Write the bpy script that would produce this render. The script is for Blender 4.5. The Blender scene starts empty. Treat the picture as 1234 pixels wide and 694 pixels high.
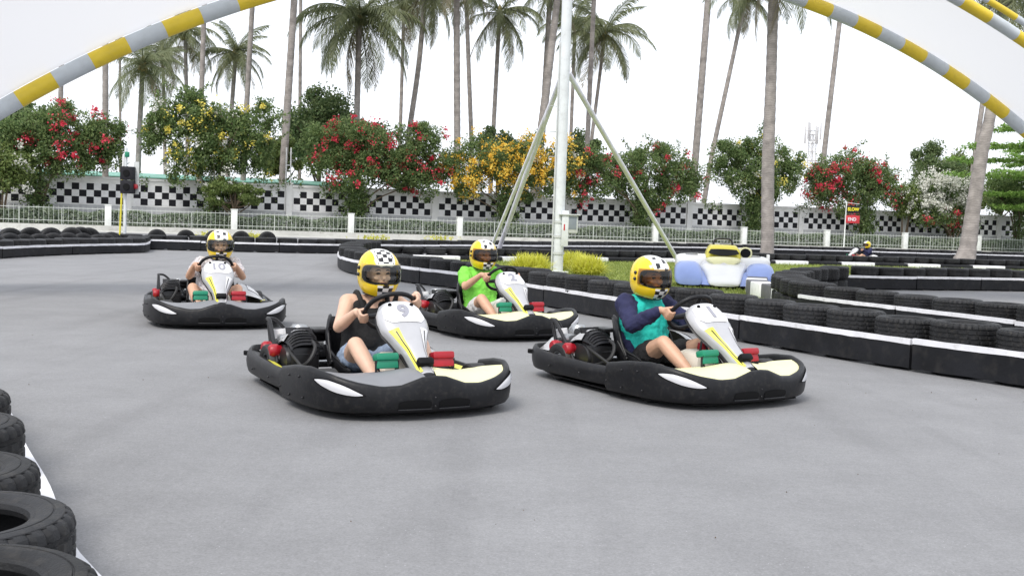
import bpy, bmesh, math, random
import numpy as np
from mathutils import Vector, Matrix, Euler
random.seed(7); RNG = np.random.default_rng(7)
S = bpy.context.scene
COL = S.collection
PI = math.pi
R = math.radians

# ------------------------------------------------------------------ camera
F = 1320.0; CAMH = 1.32
PITCH = math.atan(85 / F); ROLL = R(2.03)
cam_d = bpy.data.cameras.new('camera'); cam = bpy.data.objects.new('camera', cam_d); COL.objects.link(cam)
cam_d.sensor_width = 36; cam_d.lens = 36 * F / 1234; cam_d.clip_end = 3000; cam_d.clip_start = 0.05
CM = Euler((PI / 2 - PITCH, 0, 0)).to_matrix() @ Matrix.Rotation(ROLL, 3, 'Z')
cam.location = (0, 0, CAMH); cam.rotation_euler = CM.to_euler()
S.camera = cam
# ------------------------------------------------------------------ sky, sun, exposure
SUN_EL, SUN_AZ = R(52), R(205)          # high soft sun behind thin cloud, behind and to the left of the camera
w = bpy.data.worlds.new('World'); S.world = w; w.use_nodes = True
nt = w.node_tree; nt.nodes.clear()
wo = nt.nodes.new('ShaderNodeOutputWorld'); bg = nt.nodes.new('ShaderNodeBackground')
sky = nt.nodes.new('ShaderNodeTexSky'); sky.sky_type = 'NISHITA'; sky.sun_disc = False
sky.sun_elevation = SUN_EL; sky.sun_rotation = SUN_AZ; sky.dust_density = 4.0; sky.air_density = 1.0
mx = nt.nodes.new('ShaderNodeMix'); mx.data_type = 'RGBA'; mx.inputs[0].default_value = 0.80
mx.inputs[7].default_value = (9.6, 9.9, 10.6, 1)    # thin even cloud veil, the same in every direction
nt.links.new(sky.outputs[0], mx.inputs[6]); nt.links.new(mx.outputs[2], bg.inputs[0])
bg.inputs[1].default_value = 0.10
nt.links.new(bg.outputs[0], wo.inputs[0])
sd = bpy.data.lights.new('sun', 'SUN'); sun = bpy.data.objects.new('sun', sd); COL.objects.link(sun)
sd.energy = 1.5; sd.angle = R(18); sd.color = (1.0, 0.96, 0.9)
sdir = Vector((math.sin(SUN_AZ) * math.cos(SUN_EL), math.cos(SUN_AZ) * math.cos(SUN_EL), math.sin(SUN_EL)))
sun.rotation_euler = sdir.to_track_quat('Z', 'Y').to_euler()
S.view_settings.view_transform = 'Standard'; S.view_settings.look = 'None'
S.view_settings.gamma = 1; S.view_settings.use_curve_mapping = False
S.view_settings.exposure = 0.68

# ------------------------------------------------------------------ pixel -> place
def ray(px, py):
    return CM @ Vector(((px - 617) / F, -(py - 347) / F, -1))
def at(px, py, z=0.0):                      # where the pixel's ray meets height z
    d = ray(px, py); k = (z - CAMH) / d.z
    return Vector((0, 0, CAMH)) + d * k
AL = R(20.6); CA, SA = math.cos(AL), math.sin(AL)
def W(t, p, z=0.0):                         # t along the wall's direction, p away from the camera
    return Vector((t * CA - p * SA, t * SA + p * CA, z))
def tp(v): return v.x * CA + v.y * SA, v.y * CA - v.x * SA
def onp(px, py, p):                         # pixel on the vertical plane p
    d = ray(px, py); k = p / (d.y * CA - d.x * SA)
    q = Vector((0, 0, CAMH)) + d * k
    return q.x * CA + q.y * SA, q.z
PF = 55.86; PW = 58.86                      # fence and wall planes

# ------------------------------------------------------------------ materials
M = {}
def mat(name, col, rough=0.6, var=0.12, scale=6.0, bump=0.0, bscale=60.0, metal=0.0, spec=0.5, coat=0.0, obj_random=0.0, dirt=0.0):
    m = bpy.data.materials.new(name); m.use_nodes = True; n = m.node_tree; b = n.nodes['Principled BSDF']
    b.inputs['Roughness'].default_value = rough; b.inputs['Metallic'].default_value = metal
    b.inputs['Specular IOR Level'].default_value = spec; b.inputs['Coat Weight'].default_value = coat
    tc = n.nodes.new('ShaderNodeTexCoord')
    nz = n.nodes.new('ShaderNodeTexNoise'); nz.inputs['Scale'].default_value = scale; nz.inputs['Detail'].default_value = 6
    n.links.new(tc.outputs['Object'], nz.inputs['Vector'])
    mr = n.nodes.new('ShaderNodeMapRange'); mr.inputs[1].default_value = .3; mr.inputs[2].default_value = .7
    mr.inputs[3].default_value = 1 - var; mr.inputs[4].default_value = 1 + var
    n.links.new(nz.outputs[0], mr.inputs[0])
    last = mr.outputs[0]
    if obj_random:
        oi = n.nodes.new('ShaderNodeObjectInfo'); m2 = n.nodes.new('ShaderNodeMapRange')
        m2.inputs[3].default_value = 1 - obj_random; m2.inputs[4].default_value = 1 + obj_random
        n.links.new(oi.outputs['Random'], m2.inputs[0])
        mu = n.nodes.new('ShaderNodeMath'); mu.operation = 'MULTIPLY'
        n.links.new(last, mu.inputs[0]); n.links.new(m2.outputs[0], mu.inputs[1]); last = mu.outputs[0]
    vm = n.nodes.new('ShaderNodeVectorMath'); vm.operation = 'SCALE'; vm.inputs[0].default_value = col[:3]
    n.links.new(last, vm.inputs['Scale']); out = vm.outputs[0]
    if dirt:
        dn = n.nodes.new('ShaderNodeTexNoise'); dn.inputs['Scale'].default_value = scale * 3.1; dn.inputs['Detail'].default_value = 9
        n.links.new(tc.outputs['Object'], dn.inputs['Vector'])
        dr = n.nodes.new('ShaderNodeMapRange'); dr.inputs[1].default_value = .52; dr.inputs[2].default_value = .75; dr.inputs[4].default_value = dirt
        n.links.new(dn.outputs[0], dr.inputs[0])
        mm = n.nodes.new('ShaderNodeMix'); mm.data_type = 'RGBA'; mm.inputs[7].default_value = (.20, .18, .15, 1)
        n.links.new(dr.outputs[0], mm.inputs[0]); n.links.new(out, mm.inputs[6]); out = mm.outputs[2]
    n.links.new(out, b.inputs['Base Color'])
    if bump:
        bn = n.nodes.new('ShaderNodeTexNoise'); bn.inputs['Scale'].default_value = bscale; bn.inputs['Detail'].default_value = 5
        n.links.new(tc.outputs['Object'], bn.inputs['Vector'])
        bp = n.nodes.new('ShaderNodeBump'); bp.inputs['Strength'].default_value = bump; bp.inputs['Distance'].default_value = .01
        n.links.new(bn.outputs[0], bp.inputs['Height']); n.links.new(bp.outputs[0], b.inputs['Normal'])
    M[name] = m; return m
def leafmat(name, c1, c2, trans=.35, rough=.5):
    m = bpy.data.materials.new(name); m.use_nodes = True; n = m.node_tree; n.nodes.clear()
    o = n.nodes.new('ShaderNodeOutputMaterial'); g = n.nodes.new('ShaderNodeNewGeometry')
    mxx = n.nodes.new('ShaderNodeMix'); mxx.data_type = 'RGBA'; mxx.inputs[6].default_value = (*c1, 1); mxx.inputs[7].default_value = (*c2, 1)
    n.links.new(g.outputs['Random Per Island'], mxx.inputs[0])
    p = n.nodes.new('ShaderNodeBsdfPrincipled'); p.inputs['Roughness'].default_value = rough; p.inputs['Specular IOR Level'].default_value = .35
    t = n.nodes.new('ShaderNodeBsdfTranslucent'); ms = n.nodes.new('ShaderNodeMixShader'); ms.inputs[0].default_value = trans
    n.links.new(mxx.outputs[2], p.inputs['Base Color']); n.links.new(mxx.outputs[2], t.inputs[0])
    n.links.new(p.outputs[0], ms.inputs[1]); n.links.new(t.outputs[0], ms.inputs[2]); n.links.new(ms.outputs[0], o.inputs[0])
    M[name] = m; return m
mat('rubber', (.014, .0145, .016), .58, .3, 9, .25, 120, obj_random=.35, dirt=.10, spec=.3)
mat('rubber_clean', (.018, .018, .019), .6, .2, 12, .15, 120)
mat('belt', (.010, .0105, .013), .5, .35, 3, .2, 25, dirt=.07, spec=.25)
mat('belt_grey', (.11, .11, .12), .6, .2, 3, .2, 25, dirt=.3)
mat('strip_white', (.74, .74, .77), .6, .1, 4, .15, 40, dirt=.28)
mat('white_paint', (.86, .86, .86), .55, .06, 3, .1, 40, dirt=.18)
mat('white_wall', (.84, .84, .82), .8, .07, 1.3, .15, 30, dirt=.2)
mat('post_paint', (.70, .72, .69), .6, .08, 3, dirt=.2)
mat('fence_paint', (.56, .59, .55), .6, .08, 3)
mat('black_paint', (.016, .016, .02), .7, .2, 3, spec=.25)
mat('plinth', (.50, .51, .52), .85, .1, 1.5, .2, 30, dirt=.3)
mat('concrete', (.50, .50, .47), .9, .12, 1.2, .3, 25, dirt=.4)
mat('planter_grey', (.22, .25, .28), .8, .12, 3, .1, 30)
mat('soil', (.16, .13, .09), .95, .25, .6, .4, 12)
mat('lawn', (.22, .27, .05), .95, .25, .9, .4, 30)
mat('plastic_black', (.0075, .0078, .0095), .42, .25, 9, .10, 90, dirt=.07, spec=.3)
mat('plastic_dark', (.003, .003, .0035), .6, .1, spec=.2)
mat('metal_dark', (.022, .022, .024), .38, .3, 12, metal=.4)
mat('steel', (.42, .43, .44), .32, .15, 9, metal=.85)
mat('silver', (.46, .46, .47), .35, .08, 6, metal=.35, coat=.3)
mat('panel_white', (.72, .72, .73), .4, .05, 6)
mat('eye_silver', (.60, .60, .62), .3, .06, 6, coat=.4)
mat('yellow_sticker', (.72, .68, .09), .4, .08, 8)
mat('pad_yellow', (.74, .72, .42), .5, .05, 6)
mat('pad_grey', (.20, .205, .22), .5, .08, 6)
mat('num_grey', (.30, .30, .34), .5, .05)
mat('tank', (.62, .58, .50), .45, .07, 5)
mat('red', (.34, .008, .018), .4, .15, 10)
mat('green', (.005, .20, .11), .4, .12, 10)
mat('helmet_yellow', (.82, .58, .015), .22, .03, 4, coat=.5)
mat('helmet_white', (.80, .80, .78), .25, .03, 4, coat=.4)
mat('helmet_black', (.015, .015, .017), .3, .05, 4)
mat('liner', (.015, .015, .016), .9, .2, 30)
mat('skin', (.56, .33, .22), .5, .07, 14, .05, 200)
mat('skin_pale', (.62, .40, .29), .5, .07, 14, .05, 200)
mat('eye_dark', (.02, .013, .01), .3, 0)
mat('lips', (.42, .16, .13), .5, .05)
mat('cloth_black', (.007, .007, .008), .85, .2, 20, .9, 26)
mat('cloth_lime', (.20, .62, .07), .85, .1, 10, .9, 26)
mat('cloth_teal', (.012, .48, .40), .8, .1, 10, .9, 26)
mat('cloth_navy', (.014, .016, .06), .85, .15, 12, .9, 26)
mat('cloth_white', (.62, .61, .60), .85, .1, 10, .9, 26)
mat('cloth_print', (.50, .47, .48), .85, .5, 55, .9, 26)
mat('denim', (.22, .28, .38), .85, .2, 40, .9, 26)
mat('shoe', (.05, .05, .055), .6, .2, 20)
mat('arch_grey', (.50, .54, .57), .45, .08, 3, .05, 30, dirt=.10)
mat('arch_yellow', (.72, .53, .03), .45, .08, 3, .05, 30, dirt=.12)
mat('mast_grey', (.66, .69, .70), .45, .08, 3, .08, 30, dirt=.2)
mat('strut_grey', (.76, .75, .84), .5, .1, 3, dirt=.2)
mat('box_grey', (.52, .54, .53), .5, .08, 8, dirt=.2)
mat('bark', (.27, .245, .225), .95, .3, 3, .6, 20)
mat('twig', (.12, .09, .06), .95, .25, 6, .5, 20)
mat('show_blue', (.25, .34, .66), .35, .08, 3, coat=.3)
mat('show_white', (.78, .78, .76), .35, .05, 3, coat=.3)
mat('show_yellow', (.66, .58, .06), .35, .06, 3, coat=.3)
mat('sign_red', (.50, .03, .04), .5, .06)
mat('sign_yellow', (.85, .75, .03), .5, .04)
mat('pole_yellow', (.70, .62, .05), .5, .08, 6, dirt=.2)
mat('roof_green', (.20, .42, .34), .6, .12, .8)
mat('house_wall', (.52, .47, .40), .85, .1, .7)
mat('tower_grey', (.55, .55, .56), .6, .05)
mat('coconut', (.20, .17, .05), .6, .2, 4)
leafmat('leaf_boug', (.08, .145, .05), (.26, .34, .13), .5)
leafmat('leaf_light', (.10, .16, .045), (.25, .31, .10), .42)
leafmat('leaf_tree', (.08, .14, .055), (.22, .28, .12), .45)
leafmat('leaf_grey', (.20, .26, .18), (.40, .46, .34), .45)
leafmat('leaf_palm', (.10, .13, .06), (.27, .29, .155), .45)
leafmat('leaf_palm_dry', (.20, .18, .12), (.32, .28, .18), .3)
leafmat('leaf_almond', (.14, .27, .05), (.30, .46, .12), .5)
leafmat('bract_red', (.55, .02, .05), (.80, .10, .15), .35)
leafmat('bract_yellow', (.78, .42, .03), (.86, .70, .14), .35)
leafmat('bract_paleyellow', (.75, .62, .08), (.82, .74, .20), .3)
leafmat('bract_white', (.70, .70, .62), (.84, .84, .78), .3)
leafmat('leaf_gold', (.55, .56, .05), (.82, .80, .20), .4)
leafmat('leaf_lawn', (.17, .23, .045), (.34, .38, .11), .35)

def asphalt():
    m = mat('asphalt', (.213, .214, .219), .82, .07, .35, 0)
    n = m.node_tree; b = n.nodes['Principled BSDF']; tc = [x for x in n.nodes if x.type == 'TEX_COORD'][0]
    base = b.inputs['Base Color'].links[0].from_socket
    def noise(s, d=4, r=.6):
        z = n.nodes.new('ShaderNodeTexNoise'); z.inputs['Scale'].default_value = s; z.inputs['Detail'].default_value = d; z.inputs['Roughness'].default_value = r
        n.links.new(tc.outputs['Object'], z.inputs['Vector']); return z.outputs[0]
    def rng(src, a, b_, c, d):
        r = n.nodes.new('ShaderNodeMapRange'); r.inputs[1].default_value = a; r.inputs[2].default_value = b_; r.inputs[3].default_value = c; r.inputs[4].default_value = d
        n.links.new(src, r.inputs[0]); return r.outputs[0]
    def mul(a, c):
        x = n.nodes.new('ShaderNodeMath'); x.operation = 'MULTIPLY'; n.links.new(a, x.inputs[0]); n.links.new(c, x.inputs[1]); return x.outputs[0]
    grain = rng(noise(80, 4, .8), .25, .75, .70, 1.30)
    mid = rng(noise(1.7, 6, .7), .3, .7, .90, 1.09)
    # chips of pale stone
    vo = n.nodes.new('ShaderNodeTexVoronoi'); vo.inputs['Scale'].default_value = 38; n.links.new(tc.outputs['Object'], vo.inputs['Vector'])
    chip = rng(vo.outputs['Distance'], .06, .12, 1, 0)
    sel = rng(noise(3.0, 4, .7), .50, .60, 0, 1)
    chipm = mul(chip, sel)
    # rubber smears: noise stretched along the racing line
    mp = n.nodes.new('ShaderNodeMapping'); mp.inputs['Rotation'].default_value = (0, 0, R(28)); mp.inputs['Scale'].default_value = (1.6, .12, 1)
    n.links.new(tc.outputs['Object'], mp.inputs['Vector'])
    zs = n.nodes.new('ShaderNodeTexNoise'); zs.inputs['Scale'].default_value = 1.3; zs.inputs['Detail'].default_value = 6
    n.links.new(mp.outputs[0], zs.inputs['Vector'])
    smear = rng(zs.outputs[0], .52, .80, 1.0, .80)
    f = mul(mul(mul(grain, mid), smear), rng(noise(24, 4, .75), .3, .7, .90, 1.11))
    vm = n.nodes.new('ShaderNodeVectorMath'); vm.operation = 'SCALE'; n.links.new(base, vm.inputs[0]); n.links.new(f, vm.inputs['Scale'])
    mm = n.nodes.new('ShaderNodeMix'); mm.data_type = 'RGBA'; mm.inputs[7].default_value = (.46, .46, .47, 1)
    n.links.new(chipm, mm.inputs[0]); n.links.new(vm.outputs[0], mm.inputs[6]); n.links.new(mm.outputs[2], b.inputs['Base Color'])
    bp = n.nodes.new('ShaderNodeBump'); bp.inputs['Strength'].default_value = .35; bp.inputs['Distance'].default_value = .004
    n.links.new(noise(140, 3, .7), bp.inputs['Height']); n.links.new(bp.outputs[0], b.inputs['Normal'])
asphalt()
def barkbands():
    m = M['bark']; n = m.node_tree; b = n.nodes['Principled BSDF']; tc = [x for x in n.nodes if x.type == 'TEX_COORD'][0]
    base = b.inputs['Base Color'].links[0].from_socket
    wv = n.nodes.new('ShaderNodeTexWave'); wv.bands_direction = 'Z'; wv.inputs['Scale'].default_value = 3.4; wv.inputs['Distortion'].default_value = 9; wv.inputs['Detail'].default_value = 3
    n.links.new(tc.outputs['Object'], wv.inputs['Vector'])
    r = n.nodes.new('ShaderNodeMapRange'); r.inputs[3].default_value = .90; r.inputs[4].default_value = 1.08; n.links.new(wv.outputs[1], r.inputs[0])
    vm = n.nodes.new('ShaderNodeVectorMath'); vm.operation = 'SCALE'; n.links.new(base, vm.inputs[0]); n.links.new(r.outputs[0], vm.inputs['Scale'])
    n.links.new(vm.outputs[0], b.inputs['Base Color'])
barkbands()
def membrane():
    m = bpy.data.materials.new('membrane'); m.use_nodes = True; n = m.node_tree; n.nodes.clear()
    o = n.nodes.new('ShaderNodeOutputMaterial'); d = n.nodes.new('ShaderNodeBsdfDiffuse'); t = n.nodes.new('ShaderNodeBsdfTranslucent')
    d.inputs[0].default_value = (.80, .80, .81, 1); t.inputs[0].default_value = (.76, .76, .77, 1)
    ms = n.nodes.new('ShaderNodeMixShader'); ms.inputs[0].default_value = .55
    n.links.new(d.outputs[0], ms.inputs[1]); n.links.new(t.outputs[0], ms.inputs[2]); n.links.new(ms.outputs[0], o.inputs[0]); M['membrane'] = m
membrane()
def visor_mat(name, col, a):
    m = bpy.data.materials.new(name); m.use_nodes = True; n = m.node_tree; n.nodes.clear()
    o = n.nodes.new('ShaderNodeOutputMaterial'); t = n.nodes.new('ShaderNodeBsdfTransparent'); t.inputs[0].default_value = (*col, 1)
    g = n.nodes.new('ShaderNodeBsdfGlossy'); g.inputs['Roughness'].default_value = .06; g.inputs[0].default_value = (.9, .9, .9, 1)
    fr = n.nodes.new('ShaderNodeFresnel'); fr.inputs[0].default_value = 1.35
    ad = n.nodes.new('ShaderNodeMath'); ad.operation = 'ADD'; ad.inputs[1].default_value = a
    ms = n.nodes.new('ShaderNodeMixShader'); n.links.new(fr.outputs[0], ad.inputs[0]); n.links.new(ad.outputs[0], ms.inputs[0])
    n.links.new(t.outputs[0], ms.inputs[1]); n.links.new(g.outputs[0], ms.inputs[2]); n.links.new(ms.outputs[0], o.inputs[0]); M[name] = m
visor_mat('visor_clear', (.90, .90, .80), .03)
visor_mat('visor_amber', (.62, .48, .28), .02)

# ------------------------------------------------------------------ mesh helpers
class MB:
    def __init__(s): s.v = []; s.f = []; s.m = []; s.mi = 0
    def add(s, vs, fs):
        o = len(s.v); s.v += [tuple(x) for x in vs]; s.f += [tuple(i + o for i in f) for f in fs]; s.m += [s.mi] * len(fs); return s
    def box(s, c, d, rot=None, bev=0.0):
        x, y, z = d[0] / 2, d[1] / 2, d[2] / 2
        if bev <= 0:
            vs = [Vector((a * x, b * y, e * z)) for a in (-1, 1) for b in (-1, 1) for e in (-1, 1)]
            fs = [(0, 1, 3, 2), (4, 6, 7, 5), (0, 4, 5, 1), (2, 3, 7, 6), (0, 2, 6, 4), (1, 5, 7, 3)]
        else:
            b = min(bev, x * .9, y * .9, z * .9)
            bm = bmesh.new(); bmesh.ops.create_cube(bm, size=1)
            for q in bm.verts: q.co = Vector((q.co.x * d[0], q.co.y * d[1], q.co.z * d[2]))
            bmesh.ops.bevel(bm, geom=bm.edges[:], offset=b, segments=2, affect='EDGES', profile=.5)
            bm.verts.index_update(); vs = [q.co.copy() for q in bm.verts]; fs = [tuple(q.index for q in f.verts) for f in bm.faces]; bm.free()
        if rot is not None:
            mt = rot if isinstance(rot, Matrix) else Euler(rot).to_matrix()
            vs = [mt @ q for q in vs]
        return s.add([q + Vector(c) for q in vs], fs)
    def tube(s, pts, rad, n=8, caps=True, closed=False):
        pts = [Vector(p) for p in pts]; k = len(pts)
        if not isinstance(rad, (list, tuple)): rad = [rad] * k
        vs = []; prev = None
        for i, p in enumerate(pts):
            if closed: tg = pts[(i + 1) % k] - pts[i - 1]
            else: tg = pts[min(i + 1, k - 1)] - pts[max(i - 1, 0)]
            tg.normalize()
            if prev is None:
                a = Vector((0, 0, 1)) if abs(tg.z) < .9 else Vector((1, 0, 0))
                u = tg.cross(a).normalized()
            else:
                u = (prev - tg * prev.dot(tg)).normalized()
            prev = u; vv = tg.cross(u)
            for j in range(n):
                an = 2 * PI * j / n; vs.append(p + (u * math.cos(an) + vv * math.sin(an)) * rad[i])
        fs = []
        for i in range(k if closed else k - 1):
            a = i * n; b = ((i + 1) % k) * n
            for j in range(n): fs.append((a + j, a + (j + 1) % n, b + (j + 1) % n, b + j))
        if caps and not closed:
            fs.append(tuple(range(n - 1, -1, -1))); fs.append(tuple((k - 1) * n + j for j in range(n)))
        return s.add(vs, fs)
    def lathe(s, prof, n=24, c=(0, 0, 0), axis='Z', close=False, rf=None):
        vs = []; k = len(prof)
        for j in range(n):
            an = 2 * PI * j / n
            for i, (r, z) in enumerate(prof):
                if rf: r = rf(j, i, r)
                p = Vector((r * math.cos(an), r * math.sin(an), z))
                if axis == 'Y': p = Vector((p.x, p.z, p.y))
                if axis == 'X': p = Vector((p.z, p.x, p.y))
                vs.append(p + Vector(c))
        fs = []
        for j in range(n):
            a = j * k; b = ((j + 1) % n) * k
            for i in range(k if close else k - 1):
                i2 = (i + 1) % k; fs.append((a + i, b + i, b + i2, a + i2))
        return s.add(vs, fs)
    def grid(s, rows, flip=False, closed=False):
        n = len(rows[0]); vs = [p for r in rows for p in r]; fs = []
        for i in range(len(rows) - 1):
            for j in range(n if closed else n - 1):
                q = (i * n + j, i * n + (j + 1) % n, (i + 1) * n + (j + 1) % n, (i + 1) * n + j)
                fs.append(q[::-1] if flip else q)
        return s.add(vs, fs)
    def ball(s, c, r, n=12, m=8, rot=None):
        r = r if hasattr(r, '__len__') else (r, r, r); rows = []
        vs = []; fs = []
        for i in range(m + 1):
            th = PI * i / m
            for j in range(n):
                ph = 2 * PI * j / n; p = Vector((r[0] * math.sin(th) * math.cos(ph), r[1] * math.sin(th) * math.sin(ph), r[2] * math.cos(th)))
                if rot: p = Euler(rot).to_matrix() @ p
                vs.append(p + Vector(c))
        for i in range(m):
            for j in range(n): fs.append((i * n + j, (i + 1) * n + j, (i + 1) * n + (j + 1) % n, i * n + (j + 1) % n))
        return s.add(vs, fs)
    def prism(s, pts, z0, z1):          # pts 2D ccw
        n = len(pts); vs = [(x, y, z0) for x, y in pts] + [(x, y, z1) for x, y in pts]
        fs = [tuple(range(n - 1, -1, -1)), tuple(range(n, 2 * n))] + [(i, (i + 1) % n, n + (i + 1) % n, n + i) for i in range(n)]
        return s.add(vs, fs)
    def mesh(s, name, mats, smooth=True, merge=False, angle=40):
        me = bpy.data.meshes.new(name); me.from_pydata(s.v, [], s.f); me.update()
        for x in mats: me.materials.append(M[x])
        me.polygons.foreach_set('material_index', s.m)
        if merge:
            bm = bmesh.new(); bm.from_mesh(me); bmesh.ops.remove_doubles(bm, verts=bm.verts[:], dist=1e-5)
            bmesh.ops.recalc_face_normals(bm, faces=bm.faces[:]); bm.to_mesh(me); bm.free()
        if smooth:
            me.polygons.foreach_set('use_smooth', [True] * len(me.polygons))
            try: me.set_sharp_from_angle(angle=R(angle))
            except Exception: pass
        return me
CACHE = {}
def link(name, me, parent=None, loc=(0, 0, 0), rot=(0, 0, 0), sc=None):
    o = bpy.data.objects.new(name, me); COL.objects.link(o); o.location = loc; o.rotation_euler = rot
    if sc is not None: o.scale = (sc, sc, sc) if not hasattr(sc, '__len__') else sc
    if parent is not None: o.parent = parent
    return o
def build(name, mb, mats, parent=None, smooth=True, merge=False, angle=40, **k):
    if isinstance(mats, str): mats = [mats]
    return link(name, mb.mesh(name, mats, smooth, merge, angle), parent, **k)
def cached(key, name, fn, mats, parent=None, smooth=True, merge=False, angle=40, **k):
    if key not in CACHE:
        CACHE[key] = fn().mesh(name, [mats] if isinstance(mats, str) else mats, smooth, merge, angle)
    return link(name, CACHE[key], parent, **k)
def thing(name, label, cat, loc=(0, 0, 0), rz=0, group=None, sc=1):
    o = bpy.data.objects.new(name, None); COL.objects.link(o); o.location = loc; o.rotation_euler = (0, 0, rz); o.scale = (sc,) * 3
    o.empty_display_size = .2
    return tag(o, label, cat, group)
def tag(o, label, cat, group=None, kind=None):
    o['label'] = label; o['category'] = cat
    if group: o['group'] = group
    if kind: o['kind'] = kind
    return o
def struct(name, mb, mats, **k):
    o = build(name, mb, mats, **k); o['kind'] = 'structure'; return o
def catmull(pts, per=8, closed=False):
    pts = [Vector(p) for p in pts]; out = []; n = len(pts)
    rng_ = range(n if closed else n - 1)
    for i in rng_:
        if closed: p0, p1, p2, p3 = pts[i - 1], pts[i], pts[(i + 1) % n], pts[(i + 2) % n]
        else: p0, p1, p2, p3 = pts[max(i - 1, 0)], pts[i], pts[i + 1], pts[min(i + 2, n - 1)]
        for k in range(per):
            t = k / per
            out.append(.5 * ((2 * p1) + (p2 - p0) * t + (2 * p0 - 5 * p1 + 4 * p2 - p3) * t * t + (3 * p1 - p0 - 3 * p2 + p3) * t ** 3))
    if not closed: out.append(pts[-1])
    return out
def resample(pts, step):
    L = [0]
    for a, b in zip(pts, pts[1:]): L.append(L[-1] + (b - a).length)
    n = max(1, int(round(L[-1] / step))); out = []; j = 0
    for k in range(n + 1):
        d = L[-1] * k / n
        while j < len(L) - 2 and L[j + 1] < d: j += 1
        t = (d - L[j]) / max(1e-9, L[j + 1] - L[j]); out.append(pts[j].lerp(pts[j + 1], t))
    return out
def interp(x, xs, ys):
    return float(np.interp(x, xs, ys))
def leaves(name, P, size, mats, parent=None, up=.3, mi=None, aspect=.55, bend=.25, kind='stuff', outward=None):
    """many small bent leaves: P (n,3) positions, size (n,)"""
    P = np.asarray(P, float); n = len(P)
    if n == 0: return None
    size = np.broadcast_to(np.asarray(size, float), (n,)) if not np.ndim(size) else np.asarray(size)
    d = RNG.normal(size=(n, 3))
    if outward is not None: d = d * .75 + outward
    d /= np.linalg.norm(d, axis=1)[:, None]
    q = RNG.normal(size=(n, 3)); q[:, 2] += up * 3
    u = np.cross(d, q); u /= np.linalg.norm(u, axis=1)[:, None] + 1e-9
    nn = np.cross(u, d)
    s = size[:, None]
    a = P - d * s * .5; b = P + d * s * .5 - nn * s * bend * .4; c1 = P + u * s * aspect * .5 + nn * s * bend * .5; c2 = P - u * s * aspect * .5 + nn * s * bend * .5
    V = np.stack([a, c2, b, c1], 1).reshape(-1, 3)
    me = bpy.data.meshes.new(name); me.vertices.add(4 * n); me.vertices.foreach_set('co', V.ravel().astype(np.float32))
    me.loops.add(4 * n); me.loops.foreach_set('vertex_index', np.arange(4 * n, dtype=np.int32))
    me.polygons.add(n); me.polygons.foreach_set('loop_start', np.arange(0, 4 * n, 4, dtype=np.int32))
    try: me.polygons.foreach_set('loop_total', np.full(n, 4, dtype=np.int32))
    except Exception: pass
    for x in ([mats] if isinstance(mats, str) else mats): me.materials.append(M[x])
    if mi is not None: me.polygons.foreach_set('material_index', np.asarray(mi, dtype=np.int32))
    me.update(calc_edges=True)
    o = link(name, me, parent)
    if kind: o['kind'] = kind
    return o

# ================================================================== the setting
def sheet(name, pts, z, m, step=None):
    mb = MB(); mb.add([(p[0], p[1], z) for p in pts], [tuple(range(len(pts)))]); return struct(name, mb, m, smooth=False)
sheet('ground', [(-700, -60), (700, -60), (700, 1200), (-700, 1200)], -.012, 'soil')
tr = [W(-60, -30), W(90, -30), W(90, PF - 2.0), W(-60, PF - 2.0)]
sheet('race_track', [(p.x, p.y) for p in tr], 0.0, 'asphalt')
ap = [W(-60, PF - 3.2), W(90, PF - 3.2), W(90, PF + .9), W(-60, PF + .9)]
sheet('concrete_apron', [(p.x, p.y) for p in ap], .004, 'concrete')

# ------------------------------------------------------------------ tyres
def tyre_mb(R_=.31, w=.24, seg=64, fine=True):
    mb = MB(); h = w / 2
    if fine:
        side = [(.60, .74), (.615, .86), (.64, .90), (.66, .90), (.675, .935), (.72, .975), (.76, 1.0), (.80, 1.0), (.806, .975), (.815, .975), (.822, 1.0), (.86, .992), (.90, .965), (.906, .94), (.925, .93), (.965, .86)]
        prof = [(R_ * r, -h * z) for r, z in side]; n0 = len(prof)
        prof += [(R_ * .985, -h * .76), (R_ * .992, -h * .62)]
        for g in (-.55, -.18, .18, .55):
            z = g * h; prof += [(R_ * .997, z - .010), (R_ * .968, z - .007), (R_ * .968, z + .007), (R_ * .997, z + .010)]
        prof += [(R_ * .992, h * .62), (R_ * .985, h * .76)]; n1 = len(prof)
        prof += [(R_ * r, h * z) for r, z in side[::-1]]
        prof += [(R_ * .62, h * .60), (R_ * .74, h * .58), (R_ * .87, h * .5), (R_ * .91, 0), (R_ * .87, -h * .5), (R_ * .74, -h * .58), (R_ * .62, -h * .60)]
        def rf(j, i, r):
            sh = (n0 - 2 <= i <= n0 + 1) or (n1 - 2 <= i <= n1 + 1)
            if sh and j % 4 == 0: return r - .011
            if (i in (n0 + 5, n0 + 6, n0 + 9, n0 + 10, n0 + 13, n0 + 14)) and (j + i // 4) % 6 == 0: return r - .009
            return r
        mb.lathe(prof, seg, close=True, rf=rf)
    else:
        prof = [(R_ * .60, -h * .85), (R_ * .72, -h), (R_ * .88, -h), (R_ * .97, -h * .85), (R_ * .985, -h * .5), (R_ * .955, -h * .45), (R_ * .955, -h * .38), (R_, -h * .33), (R_, h * .33), (R_ * .955, h * .38), (R_ * .955, h * .45), (R_ * .985, h * .5), (R_ * .97, h * .85), (R_ * .88, h), (R_ * .72, h), (R_ * .60, h * .85), (R_ * .85, h * .4), (R_ * .85, -h * .4)]
        mb.lathe(prof, seg, close=True)
    return mb
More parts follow.
